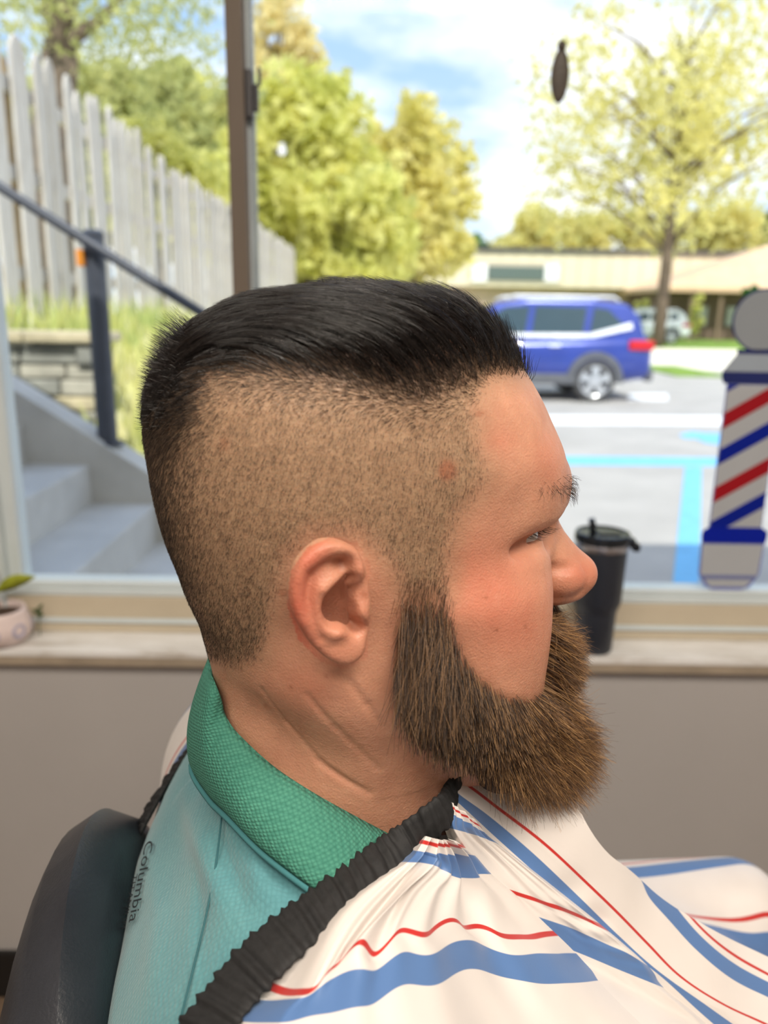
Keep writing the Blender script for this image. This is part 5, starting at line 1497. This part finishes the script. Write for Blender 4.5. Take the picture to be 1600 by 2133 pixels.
# --- eyebrow and lashes
P_brow = [(1095, 1028), (1140, 1000), (1180, 985), (1205, 990), (1205, 1035), (1176, 1040), (1140, 1030)]
mb_, db_ = soft_poly(SX, SY, P_brow, 8)
P, N, pick = roots(300, np.clip(db_ / 12.0, 0, 1) * bodymask * (BV[:, 0] > 0.04))
s = np.sign(P[:, 1]); Tn = tang(np.stack([0.15 + 0 * s, 0.9 * s, -0.25 + 0 * s], -1) + rng.normal(0, 0.3, P.shape), N)
L = rng.uniform(0.005, 0.0095, len(P))
p1 = P + unit(Tn + N * 0.9) * (L * .5)[:, None]; p2 = p1 + unit(Tn + N * 0.25 + np.array([0, 0, -0.25])) * (L * .5)[:, None]
strand_mesh('eyebrow', np.stack([P - N * .0005, p1, p2], 1), 0.00007, 0.00002, M_stub, 'short brown eyebrow hairs')
def on_ball2(px, py, r):
    d = ray(px, py); d = np.array([d @ HX, d @ HYv, d[2]]); d /= np.linalg.norm(d); c = np.array([(CAM - H0) @ HX, (CAM - H0) @ HYv, CAM[2]]) - EYE
    bq_ = c @ d; disc = bq_ * bq_ - (c @ c - r * r); return EYE + c + d * (-bq_ - math.sqrt(max(disc, 0.0)))
A_ = np.array([on_ball2(1092, 1121, 0.0140), on_ball2(1108, 1111, 0.0142), on_ball2(1124, 1102, 0.0145), on_ball2(1136, 1092, 0.0150)])
nL = 34; tt = np.sort(rng.random(nL)) * 2.999; i_ = tt.astype(int); fr_ = (tt - i_)[:, None]
R0 = A_[i_] * (1 - fr_) + A_[i_ + 1] * fr_
dd = unit(np.array([1.0, -0.25, -0.25]) + rng.normal(0, 0.12, (nL, 3))); Ls = rng.uniform(0.005, 0.0085, nL)[:, None]
up = np.array([0, 0, 1.0])
lash = np.stack([R0 - dd * .001, R0 + dd * Ls * .4 - up * Ls * 0.08, R0 + dd * Ls * .75 - up * Ls * 0.05, R0 + dd * Ls + up * Ls * 0.12], 1)
lash2 = lash * np.array([1, -1, 1])
strand_mesh('eyelashes', np.concatenate([lash, lash2]), 0.00007, 0.00002, M_stub, None)
# ================================================================== clothes
def resample(pts, n):
    pts = np.asarray(pts, float); s = np.r_[0, np.cumsum(np.linalg.norm(np.diff(pts, axis=0), axis=1))]; s /= s[-1]
    u = np.linspace(0, 1, n); out = np.empty((n, pts.shape[1]))
    for k in range(pts.shape[1]): out[:, k] = cr_interp(u, s, pts[:, k])
    return out
def grid_faces(nu, nv, closed_u=False):
    I, J = np.meshgrid(np.arange(nu if closed_u else nu - 1), np.arange(nv - 1), indexing='ij'); I2 = (I + 1) % nu
    return np.stack([I * nv + J, I2 * nv + J, I2 * nv + J + 1, I * nv + J + 1], -1).reshape(-1, 4)
def grid_normals(G):
    a = np.gradient(G, axis=0); b = np.gradient(G, axis=1); n = np.cross(a, b); return n / (np.linalg.norm(n, axis=-1)[..., None] + 1e-12)

# ---- polo shirt
FSH = Field((-.26, -.32, .80), (.14, .32, 1.25), .0034); shirt_field(FSH)
SV, SQ = surface_nets(FSH)
SN = vnormals(SV, SQ)
sx, sy = projL(SV)
nearS = SV[:, 1] < 0.06
def fold(px_, py_, line, w, amp):
    d, t_ = poly_dist(px_, py_, line); return amp * np.exp(-(d / w)**2) * np.sin(np.clip(t_, 0.02, 0.98) * math.pi)**0.6
fo = fold(sx, sy, [(392, 1600), (405, 1700), (440, 1800), (470, 1900)], 26, 0.0040) - fold(sx, sy, [(430, 1640), (455, 1760), (500, 1880), (560, 1930)], 22, 0.0030) \
   + fold(sx, sy, [(520, 1760), (545, 1840), (610, 1890)], 20, 0.0022) - fold(sx, sy, [(560, 1790), (600, 1860), (640, 1890)], 14, 0.0016) + fold(sx, sy, [(310, 1760), (330, 1900), (310, 2100)], 24, 0.002)
SVd = SV + SN * (fo * nearS)[:, None]
t = NT('teal_pique')
vo = t.n('ShaderNodeTexVoronoi'); vo.inputs['Scale'].default_value = 420; vo.inputs['Randomness'].default_value = 0.35; t.l(t.co(), vo.inputs['Vector'])
nz = t.noise(30, 3)
t.set(Base_Color=t.mix(t.math('MULTIPLY', vo.outputs['Distance'], 0.6), t.ramp(nz, [(0.3, S(84, 142, 150)), (0.7, S(96, 152, 156))]), S(58, 112, 118)), Roughness=0.85)
t.b.inputs['Sheen Weight'].default_value = 0.3
t.bump(vo.outputs['Distance'], 0.5, -0.0008)
M_shirt = t.m
shirt = chp(fast_mesh('polo_shirt', to_world(SVd), SQ, M_shirt)); shirt['label'] = 'teal blue knit polo shirt'
SS = Sampler(FSH)
def sub(o, parent):
    o.parent = parent; o.matrix_parent_inverse = Matrix.Identity(4); return o
# thin seam from the collar over the shoulder
sp_, _ = SS.hit(*resample([(462, 1700), (450, 1800), (430, 1905), (402, 2020), (372, 2140)], 40).T, off=0.0012)
sub(MB().tube(to_world(sp_), 0.0005, 5).build('shoulder_seam', simple('seam_thread', S(50, 98, 104), 0.9), smooth='all'), shirt)

# ---- collar
FU = Field((-.20, -.25, 1.00), (.14, .25, 1.32), .003)
F1s = Sampler(F1)
gx_, gy_, gz_ = np.meshgrid(*FU.ax, indexing='ij')
FU.f = np.minimum(SS.val(np.stack([gx_, gy_, gz_], -1)), F1s.val(np.stack([gx_, gy_, gz_], -1))).astype(np.float32)
US = Sampler(FU)
def edge_curve(px_pts, smp, off, front_pts, back_pt):
    P, ok = smp.hit(*np.asarray(px_pts, float).T, off=off)
    P = np.vstack([[back_pt], P, front_pts])                     # back centre, near side, front
    full = np.vstack([mir(P[::-1]), P[1:]])
    return resample(full, 121)
bk_up = loc(447, 1396); bk_lo = loc(408, 1545)
up_c = edge_curve([(452, 1440), (462, 1480), (480, 1515), (510, 1548), (560, 1594), (650, 1655), (730, 1700), (800, 1737)], F1s, 0.0035, [(0.022, -0.047, 1.152), (0.042, -0.022, 1.132)], (bk_up[0] - 0.002, 0, bk_up[2]))
lo_c = edge_curve([(440, 1658), (475, 1692), (550, 1768), (600, 1808), (660, 1852), (720, 1890)], SS, 0.0075, [(0.012, -0.072, 1.120), (0.040, -0.040, 1.085)], (bk_lo[0] - 0.002, 0, bk_lo[2] - 0.012))
rows = []
ctr = np.array([-0.022, 0, 0])
for i, w in enumerate(np.linspace(0, 1, 14)):
    r_ = up_c * (1 - w) + lo_c * w
    out = r_ - ctr; out[:, 2] = 0; out = unit(out)
    r_ = r_ + out * (0.006 * math.sin(math.pi * min(1, w * 1.15))**0.8)[None] if False else r_ + out * (0.0055 * math.sin(math.pi * w)**0.7 if 0 < w < 1 else 0.0)
    rows.append(r_)
inner = [up_c + (ctr * np.array([1, 1, 0]) - up_c * np.array([1, 1, 0])) * 0.02 - np.array([0, 0, 0.006 * k]) for k in (2, 1)]
G = np.stack(inner + rows, 0)
t = NT('green_knit_collar')
tc_ = t.co()
w1 = t.n('ShaderNodeTexVoronoi'); w1.inputs['Scale'].default_value = 480; w1.inputs['Randomness'].default_value = 0.25
mpn = t.n('ShaderNodeMapping'); mpn.inputs['Scale'].default_value = (1, 1, 1.5); mpn.inputs['Rotation'].default_value = (0.3, 0.4, 0.2); t.l(tc_, mpn.inputs[0]); t.l(mpn.outputs[0], w1.inputs['Vector'])
t.set(Base_Color=t.mix(t.math('MULTIPLY', w1.outputs['Distance'], 0.9), t.ramp(t.noise(40), [(0.3, S(74, 140, 120)), (0.7, S(82, 150, 128))]), S(26, 92, 78)), Roughness=0.9)
t.bump(w1.outputs['Distance'], 0.7, -0.0012)
collar = fast_mesh('collar', to_world(G.reshape(-1, 3)), grid_faces(*G.shape[:2]), t.m)
sub(collar, shirt); md = collar.modifiers.new('thick', 'SOLIDIFY'); md.thickness = 0.0022; md.offset = 0
collar['label'] = 'green ribbed knit polo collar'
# darker binding below the collar's fall
bind = lo_c[10:111] * 1.0; o_ = bind - ctr; o_[:, 2] = 0; bind = bind + unit(o_) * 0.001 - np.array([0, 0, 0.0022])
sub(MB().tube(to_world(bind), 0.0016, 6).build('collar_edge', simple('collar_binding', S(60, 118, 122), 0.9), smooth='all'), shirt)

# ---- print on the back of the shirt
def text_mesh(body_):
    cu = bpy.data.curves.new('t', 'FONT'); cu.body = body_; cu.resolution_u = 3
    ob = bpy.data.objects.new('t', cu); COL.objects.link(ob)
    dg = bpy.context.evaluated_depsgraph_get(); me = bpy.data.meshes.new_from_object(ob.evaluated_get(dg))
    V = np.array([v.co[:] for v in me.vertices]); Fc = [tuple(p.vertices) for p in me.polygons]
    bpy.data.objects.remove(ob); bpy.data.meshes.remove(me); bpy.data.curves.remove(cu)
    return V, Fc
M_print = simple('black_print', S(34, 40, 44), 0.7)
def shirt_print(txt, a, b, height, name):
    """text whose baseline runs from picture point a to b on the shirt, letters' tops to the right of the reading direction"""
    V, Fc = text_mesh(txt); w = V[:, 0].max(); a = np.array(a, float); b = np.array(b, float)
    d = b - a; L = np.linalg.norm(d); d /= L; upv = np.array([-d[1] * -1, d[0] * -1])     # to the right of a downward baseline
    upv = np.array([1.0, -0.25]); 
    # subdivide long faces is not needed: letters are small against the curvature
    P = a + (V[:, :1] / w) * L * d + V[:, 1:2] * height * upv
    H, ok = SS.hit(P[:, 0], P[:, 1], off=0.0026)
    o = mesh_obj(name, to_world(H), Fc, M_print, None, fixn=False); sub(o, shirt)
shirt_print('Columbia', (303, 1752), (268, 1922), 26, 'printed_wordmark')
shirt_print('TITANIUM', (277, 1822), (250, 1936), 15, 'printed_subline')

# ================================================================== barber cape
FC = Field((-.24, -.38, .50), (.66, .38, 1.22), .005)
torso_field(FC, 0.010, arms=False, legs=False)
for a_, b_, ra_, rb_, k_ in (((-0.050, 0.185, 1.060), (-0.020, 0.240, 0.84), 0.080, 0.070, 0.04), ((-0.020, 0.240, 0.84), (0.40, 0.200, 0.850), 0.062, 0.052, 0.04)):
    FC.cap(a_, b_, ra_, rb_, k_)
rdg = np.array([loc(*q) for q in ((1100, 1632), (1165, 1650), (1212, 1712), (1269, 1788), (1375, 1876), (1475, 1940), (1600, 2002), (1800, 2095))]) + np.array([-0.020, 0, -0.020])
rdg = np.vstack([[(0.010, 0, 1.13)], rdg, [(0.44, 0.0, 0.80)]])
for qa, qb in zip(rdg[:-1], rdg[1:]): FC.cap(qa, qb, 0.026, 0.026, 0.035)
FC.cap((-0.020, 0, 1.180), (-0.026, 0, 1.050), 0.0600, 0.066, 0.02)
FC.cap((0.006, 0.026, 1.165), (0.020, 0.010, 1.110), 0.038, 0.042, 0.02)
FC.cap((0.030, 0.0, 1.160), (0.035, 0.0, 1.10), 0.030, 0.040, 0.02)
FC.cap((0.05, 0.06, 1.05), (0.30, 0.08, 0.83), 0.055, 0.08, 0.05)
FC.cap((0.05, 0.13, 0.96), (0.34, 0.14, 0.77), 0.075, 0.08, 0.05)
FC.cap((0.05, 0.0, 0.75), (0.48, 0.0, 0.68), 0.15, 0.11, 0.05)
FC.cap((0.05, 0.10, 0.70), (0.48, 0.11, 0.62), 0.12, 0.10, 0.05)
# united with neck and shirt so that nothing pokes through
gx_, gy_, gz_ = np.meshgrid(*FC.ax, indexing='ij')
CS = Sampler(FC)

# ruched black neckband: visible run given by its two edges, then on round the back
e_up = np.array([(936, 1600), (926, 1632), (898, 1668), (850, 1704), (800, 1738), (720, 1796), (650, 1850), (575, 1904), (510, 1960), (450, 2030), (400, 2095), (355, 2150)], float)
e_lo = np.array([(946, 1640), (944, 1692), (920, 1738), (884, 1776), (842, 1812), (762, 1880), (695, 1930), (635, 1985), (580, 2038), (530, 2092), (490, 2140), (450, 2190)], float)
ru, _ = US.hit(*e_up.T, off=0.0120); rl_, _ = US.hit(*e_lo.T, off=0.0175)
# the top end lies on the throat, under the beard
ru[0] = loc(938, 1590, -0.044); ru[1] = loc(928, 1632, -0.052); rl_[0] = loc(952, 1640, -0.046); rl_[1] = loc(947, 1692, -0.057)
mid_b = (ru + rl_) / 2; acr = (rl_ - ru) / 2
extra_m = np.array([(-0.135, -0.095, 1.085), (-0.158, 0.0, 1.050), (-0.140, 0.095, 1.085), (-0.085, 0.128, 1.140), (-0.03, 0.105, 1.160), (0.020, 0.064, 1.165), (0.054, 0.026, 1.170)])
extra_a = np.array([(-0.006, -0.004, -0.007)] * 1 + [(-0.006, 0.0, -0.007), (-0.005, 0.005, -0.007), (0, 0.007, -0.006), (0.004, 0.007, -0.005), (0.006, 0.005, -0.006), (0.007, 0.002, -0.008)])
loop_m = np.vstack([mid_b, extra_m, mid_b[:1]]); loop_a = np.vstack([acr, extra_a, acr[:1]])
nS = 720
LM = resample(np.hstack([loop_m, loop_a]), nS); lm, la = LM[:, :3], LM[:, 3:]
tg_ = unit(np.gradient(lm, axis=0)); nb_ = unit(np.cross(tg_, la)); outw = lm - np.array([-0.03, 0, 1.10]); sgn = np.sign((nb_ * outw).sum(1)); nb_ = nb_ * sgn[:, None]
s_len = np.r_[0, np.cumsum(np.linalg.norm(np.diff(lm, axis=0), axis=1))]
nth = 22; th = np.linspace(0, 2 * math.pi, nth, endpoint=False)
ph1, ph2, ph3 = [np.cumsum(rng.uniform(0.6, 1.4, nS)) for _ in range(3)]
sc_ = s_len[-1] / nS
r1 = np.sin(2 * math.pi * ph1 * sc_ / 0.0062); r2 = np.sin(2 * math.pi * ph2 * sc_ / 0.0045); r3 = np.sin(2 * math.pi * ph3 * sc_ / 0.0085)
G = np.empty((nS, nth, 3))
for j, a in enumerate(th):
    side_w = 1.0 if math.cos(a) > 0 else 0.0
    rp = (0.9 * r1 + 0.6 * r3) * (0.5 + 0.5 * math.cos(a)) + (0.9 * r2 + 0.6 * r3) * (0.5 - 0.5 * math.cos(a))
    groove = -0.9 * math.exp(-((math.cos(a) - 0.45) / 0.10)**2) - 0.9 * math.exp(-((math.cos(a) + 0.45) / 0.10)**2)
    ca = math.copysign(abs(math.cos(a))**0.8, math.cos(a))
    G[:, j] = lm + la * (ca * (1.0 + 0.07 * rp))[:, None] + nb_ * (0.0026 * math.sin(a) + (0.0011 * rp + 0.0007 * groove) * max(0.0, math.sin(a))**0.5)[:, None]
M_band = simple('black_elastic', S(26, 26, 27), 0.75, var=0.3, scale=400, bump=0.3, bscale=1500, bdist=0.0004)
cape = tag(empty('barber_cape', tuple(to_world(np.array([0.1, 0.0, 0.55])))), 'white barber cape with blue and red stripes and a black neckband', 'cape')
def chc(o):
    o.parent = cape; o.matrix_parent_inverse = Matrix.Translation(cape.location).inverted(); return o
I, J = np.meshgrid(np.arange(nS - 1), np.arange(nth), indexing='ij')
Fb = np.stack([I * nth + J, (I + 1) * nth + J, (I + 1) * nth + (J + 1) % nth, I * nth + (J + 1) % nth], -1).reshape(-1, 4)
bn = chc(fast_mesh('neckband', to_world(G.reshape(-1, 3)), Fb, M_band)); bn['label'] = 'black ruched elastic neckband'

# striped cloth
tq = NT('striped_cape_cloth')
c_ = tq.attr('stripe'); fr_ = tq.math('FRACT', tq.math('ADD', c_, 100.0))
def band(lo, hi, soft=0.004):
    a_ = tq.n('ShaderNodeMapRange'); a_.inputs['From Min'].default_value = lo - soft; a_.inputs['From Max'].default_value = lo + soft; tq.l(fr_, a_.inputs[0])
    b2 = tq.n('ShaderNodeMapRange'); b2.inputs['From Min'].default_value = hi - soft; b2.inputs['From Max'].default_value = hi + soft; tq.l(fr_, b2.inputs[0])
    return tq.math('SUBTRACT', a_.outputs[0], b2.outputs[0])
weave = tq.noise(900, 2)
colr = tq.mix(band(0.15, 0.40), tq.ramp(tq.noise(14), [(0.3, S(214, 206, 200)), (0.7, S(222, 215, 210))]), S(82, 116, 166))
colr = tq.mix(band(0.022, 0.062), colr, S(186, 42, 38))
tq.set(Base_Color=colr, Roughness=0.42)
tq.b.inputs['Specular IOR Level'].default_value = 0.45
tq.b.inputs['Sheen Weight'].default_value = 0.15
tq.bump(weave, 0.06, 0.0004)
M_cape = tq.m
capeV, capeF, capeC = [], [], []
def add_grid(G, Cc):
    o = sum(len(v) for v in capeV); nu, nv = G.shape[:2]
    capeV.append(G.reshape(-1, 3)); capeF.append(grid_faces(nu, nv) + o); capeC.append(Cc.ravel())
def smooth_hits(Gp, H, ok):
    c0 = np.array([(CAM - H0) @ HX, (CAM - H0) @ HYv, CAM[2]]); D = H - c0; T = np.linalg.norm(D, axis=-1); D = D / T[..., None]
    def blur(A, W):
        Ap = np.pad(A * W, 1, mode='edge'); Wp = np.pad(W, 1, mode='edge')
        k = lambda X: X[:-2, 1:-1] + X[2:, 1:-1] + X[1:-1, :-2] + X[1:-1, 2:] + X[1:-1, 1:-1]
        return k(Ap), k(Wp)
    W = ok.astype(float); Tf = T.copy()
    for _ in range(200):
        if (W > 0).all(): break
        a, w = blur(Tf, W); m = (W == 0) & (w > 0); Tf = np.where(m, a / np.maximum(w, 1e-9), Tf); W = np.where(m, 1.0, W)
    one = np.ones_like(W)
    for _ in range(14):
        a, w = blur(Tf, one); Tf = a / w
    return c0 + D * Tf[..., None]
def panel(rows, off, nu=110, nv=120, pleat=0.0, pleat_n=16, tuck=0.0, seed=0, wob=0.0):
    """rows: control rows, each a list of (px, py, c) run from the neckband outwards; returns a draped grid"""
    R_ = np.stack([resample(np.array(r, float), nu) for r in rows])          # rows, nu, 3
    s = np.linspace(0, 1, len(rows)); v = np.linspace(0, 1, nv)
    Gp = np.empty((nu, nv, 3))
    for k in range(3):
        for i in range(nu): Gp[i, :, k] = cr_interp(v, s, R_[:, i, k])
    u = np.linspace(0, 1, nu)[:, None]; vv = v[None, :]
    of = off * np.ones((nu, nv))
    of = of * np.clip(u / 0.16, 0, 1) - 0.003 * np.clip(1 - u / 0.08, 0, 1)
    if tuck > 0: of = of - tuck * np.clip((u - 0.90) / 0.10, 0, 1)**2.2
    H, ok = CS.hit(Gp[..., 0], Gp[..., 1], off=0.004)
    H = smooth_hits(Gp, H, ok)
    # lift the panel towards the line of sight's side of the support
    hn = np.stack([CS.val(H + np.eye(3)[i] * 0.006) - CS.val(H - np.eye(3)[i] * 0.006) for i in range(3)], -1); hn = unit(hn)
    c0 = np.array([(CAM - H0) @ HX, (CAM - H0) @ HYv, CAM[2]]); vd = unit(c0 - H)
    lift = of[..., None] * vd
    return Gp, H, hn, vd, lift, u, vv
r_A = [[(880, 1740, -1.02), (925, 1750, -1.02), (948, 1750, -1.02)],
       [(850, 1770, -.85), (925, 1779, -.85), (988, 1781, -.85)],
       [(815, 1795, -.60), (906, 1803, -.60), (956, 1829, -.60), (1024, 1819, -.60)],
       [(660, 1900, -.32), (780, 1905, -.32), (850, 1870, -.32), (910, 1862, -.30), (970, 1872, -.28), (1035, 1872, -.28), (1090, 1874, -.28)],
       [(540, 2050, .04), (640, 2066, .04), (700, 2008, .04), (750, 1969, .04), (781, 1982, .04), (844, 1935, .04), (875, 1949, .04), (937, 1917, .04), (969, 1929, .04), (1000, 1926, .04), (1037, 1950, .04), (1094, 1949, .04), (1164, 1942, .04)],
       [(505, 2085, .15), (644, 2072, .15), (712, 2026, .15), (775, 2022, .15), (850, 1982, .15), (887, 1991, .15), (956, 1960, .15), (1012, 1967, .15), (1062, 1991, .15), (1125, 1985, .15), (1210, 1986, .15)],
       [(450, 2125, .40), (600, 2128, .40), (675, 2110, .40), (762, 2097, .40), (850, 2050, .40), (900, 2054, .40), (975, 2019, .40), (1025, 2027, .40), (1112, 2049, .40), (1187, 2047, .40), (1261, 2042, .40)],
       [(380, 2230, 1.0), (700, 2260, 1.0), (850, 2220, 1.0), (1000, 2200, 1.0), (1200, 2200, 1.0), (1420, 2210, 1.0)],
       [(340, 2400, 1.5), (700, 2460, 1.5), (1000, 2430, 1.5), (1300, 2420, 1.5), (1560, 2400, 1.5)],
       [(330, 2700, 2.2), (700, 2780, 2.2), (1000, 2760, 2.2), (1350, 2740, 2.2), (1700, 2700, 2.2)],
       [(300, 3100, 3.0), (700, 3250, 3.0), (1050, 3240, 3.0), (1450, 3200, 3.0), (1900, 3100, 3.0)]]
r_B = [[(930, 1664, -1.04), (962, 1688, -1.04), (995, 1712, -1.04)],
       [(930, 1690, -.85), (965, 1708, -.85), (1015, 1738, -.85)],
       [(925, 1722, -.60), (975, 1735, -.60), (1004, 1744, -.60), (1042, 1760, -.60)],
       [(950, 1780, -.30), (1020, 1790, -.30), (1080, 1812, -.30), (1140, 1836, -.28)],
       [(985, 1832, .04), (1068, 1858, .04), (1131, 1879, .04), (1194, 1902, .04), (1258, 1931, .04)],
       [(1040, 1885, .15), (1131, 1913, .15), (1194, 1935, .15), (1262, 1966, .15), (1306, 1985, .15), (1350, 2012, .15)],
       [(1110, 1950, .40), (1206, 1985, .40), (1287, 2019, .40), (1384, 2058, .40)],
       [(1220, 2070, .80), (1340, 2100, .80), (1470, 2130, .80)],
       [(1350, 2300, 1.2), (1480, 2310, 1.2), (1640, 2300, 1.2)]]
top_row = [(960, 1600, -2.40), (1187, 1632, -2.5), (1216, 1704, -2.5), (1269, 1779, -2.52), (1312, 1812, -2.55), (1375, 1868, -2.72), (1475, 1931, -3.06), (1600, 1993, -3.2), (1800, 2080, -3.3)]
r_C = [top_row,
       [(945, 1602, -2.2), (1100, 1672, -2.3), (1200, 1765, -2.35), (1290, 1840, -2.42), (1380, 1905, -2.58), (1450, 1975, -2.62), (1530, 2040, -2.62), (1600, 2075, -2.62), (1780, 2150, -2.62)],
       [(930, 1606, -1.96), (975, 1635, -1.96), (1037, 1682, -1.96), (1131, 1754, -1.96), (1225, 1841, -1.96), (1287, 1901, -1.96), (1350, 1966, -1.96), (1412, 2029, -1.96), (1506, 2091, -1.96), (1600, 2135, -1.96), (1740, 2210, -1.96)],
       [(922, 1625, -1.85), (956, 1654, -1.85), (1006, 1690, -1.85), (1100, 1768, -1.85), (1200, 1862, -1.85), (1287, 1947, -1.85), (1356, 2010, -1.85), (1480, 2100, -1.85), (1680, 2240, -1.85)],
       [(918, 1640, -1.6), (950, 1668, -1.6), (1037, 1748, -1.6), (1087, 1793, -1.6), (1200, 1892, -1.6), (1300, 1976, -1.6), (1372, 2030, -1.6), (1460, 2110, -1.6), (1640, 2260, -1.6)],
       [(910, 1665, -1.2), (1000, 1755, -1.2), (1050, 1800, -1.2), (1200, 1925, -1.2), (1310, 2030, -1.2), (1400, 2140, -1.2), (1560, 2290, -1.2)]]
def drape(rows, off, tuck_u=0.0, pl=0.0, pn=14, nu=120, nv=140, seed=1):
    Gp, H, hn, vd, lift, u, vv = panel(rows, off, nu, nv, tuck=tuck_u)
    Gw = H + lift
    if pl > 0:
        r_ = np.random.default_rng(seed)
        # small gathers that fan out from the neckband and fade
        fade = np.exp(-np.clip(vv - 0.30, 0, 1) * 4.5)
        wav = np.zeros((nu, nv))
        for k in range(5):
            wav += r_.uniform(0.5, 1) * np.sin(2 * math.pi * (u * pn * r_.uniform(0.5, 1.2) + r_.random() + 0.25 * vv * r_.normal()))
        Gw = Gw + hn * (pl * wav / 2.2 * fade)[..., None]
    return Gw, Gp[..., 2]
GA, cA = drape(r_A, 0.0210, 0.015, 0.0034, 8, 150, 170)
add_grid(GA, cA)
GB, cB = drape(r_B, 0.0120, 0.0100, 0.0010, 5)
add_grid(GB, cB)
GC, cC = drape(r_C, 0.0030, 0.0)
add_grid(GC, cC)
# the rest of the cape: over the far shoulder, arms and lap
FC2 = Field((-.24, -.38, .50), (.66, .38, 1.22), .005); FC2.f = FC.f + 0.0030
cv, cq = surface_nets(FC2); cn = vnormals(cv, cq)
loop_xy = lm[:, :2]
inside = poly_in(cv[:, 0], cv[:, 1], loop_xy[::6]) & (cv[:, 2] > 0.98)
lowz = cv[:, 2] < 0.56
back_low = (cv[:, 0] < -0.10) & (cv[:, 2] < 0.95)
under = cn[:, 2] < -0.45
pxc, pyc = projL(cv)
bl = np.vstack([e_lo + np.array([40, 30]), [(380, 2400), (-200, 2400), (-200, 1300), (938, 1300)]])
hide = poly_in(pxc, pyc, bl) & (cv[:, 1] < 0.03)
fpoly = np.array([(900, 1560), (1187, 1590), (1232, 1690), (1285, 1770), (1390, 1858), (1490, 1920), (1620, 1985), (1850, 2100), (1850, 2700), (200, 2700), (450, 2120)], float)
hide2 = poly_in(pxc, pyc, fpoly) & (cv[:, 1] < 0.030)
cv = cv - cn * (0.007 * hide2)[:, None]
bad = inside | lowz | under | back_low
cq = cq[~bad[cq].any(1)]
cst = -cv[:, 1] / 0.070 + 0.10 + 0.6 * cv[:, 0] - 2.0 
capeV.append(cv); capeF.append(cq + sum(len(v) for v in capeV[:-1])); capeC.append(cst)
allV = np.concatenate(capeV); allF = np.concatenate(capeF); allC = np.concatenate(capeC)
used = np.unique(allF); rmp = np.full(len(allV), -1); rmp[used] = np.arange(len(used))
cl = chc(fast_mesh('cape_cloth', to_world(allV[used]), rmp[allF], M_cape)); vattr(cl, 'stripe', allC[used])
cl['label'] = 'white cape cloth striped blue and red'

# ================================================================== barber chair
chair = tag(empty('barber_chair', (-0.05, YM, 0.0), PSI), 'black leather barber chair with the seated man leaning on it', 'barber chair')
M_leath = simple('black_leather', S(38, 40, 46), 0.38, var=0.15, scale=30, bump=0.35, bscale=500, bdist=0.0008)
M_chrome = simple('chrome', S(200, 202, 205), 0.15, metal=1.0, var=0.03)
def soft_pad(name, nu, nv, fn, parent, m):
    G = np.array([[fn(u, v) for v in np.linspace(0, 1, nv)] for u in np.linspace(0, 2 * math.pi, nu, endpoint=False)])
    o = fast_mesh(name, G.reshape(-1, 3), grid_faces(nu, nv, True), m, parent); return o
def back_pt(a, v):
    # closed horizontal section (a runs round it), v from bottom to top
    ca, sa = math.cos(a), math.sin(a); y = 0.19 * math.copysign(abs(sa)**0.75, sa)
    rd = 1.0 if v < 0.80 else math.sqrt(max(0.0, 1 - ((v - 0.80) / 0.20)**2))
    x = -0.122 + 0.012 * min(1.0, max(0.0, (v - 0.8) / 0.2)) + 0.034 * math.copysign(abs(ca)**0.75, ca) * rd + 0.012 * (y / 0.19)**2
    zt = 1.138 - 3.5 * y * y
    return (x, y * (0.82 + 0.18 * rd), 0.54 + (zt - 0.54) * v)
soft_pad('backrest', 96, 40, back_pt, chair, M_leath)
MB().box((-0.10, -0.23, 0.40), (0.42, 0.23, 0.515), bev=0.035).build('seat', M_leath, chair, smooth=True)
for s in (-1, 1):
    MB().box((-0.12, s * 0.285 - 0.035, 0.72), (0.34, s * 0.285 + 0.035, 0.775), bev=0.018).build('armrest', M_leath, chair, smooth=True)
    MB().tube([(-0.05, s * 0.285, 0.73), (-0.05, s * 0.27, 0.42)], 0.014, 12).build('arm_post', M_chrome, chair, smooth=True)
    MB().tube([(0.25, s * 0.285, 0.73), (0.22, s * 0.27, 0.42)], 0.014, 12).build('arm_post', M_chrome, chair, smooth=True)
MB().lathe([(0.055, 0.05), (0.055, 0.40)], 32, (0.12, 0, 0)).build('column', M_chrome, chair, smooth=True)
MB().lathe([(0.0, 0.0), (0.30, 0.0), (0.31, 0.012), (0.29, 0.03), (0.10, 0.05), (0.06, 0.06)], 48, (0.12, 0, 0)).build('base', M_chrome, chair, smooth=True)
MB().box((0.50, -0.17, 0.085), (0.72, 0.17, 0.11), bev=0.008).build('footrest', M_chrome, chair)
MB().tube([(0.36, 0, 0.43), (0.50, 0, 0.30), (0.56, 0, 0.11)], 0.02, 12).build('footrest_arm', M_chrome, chair, smooth=True)
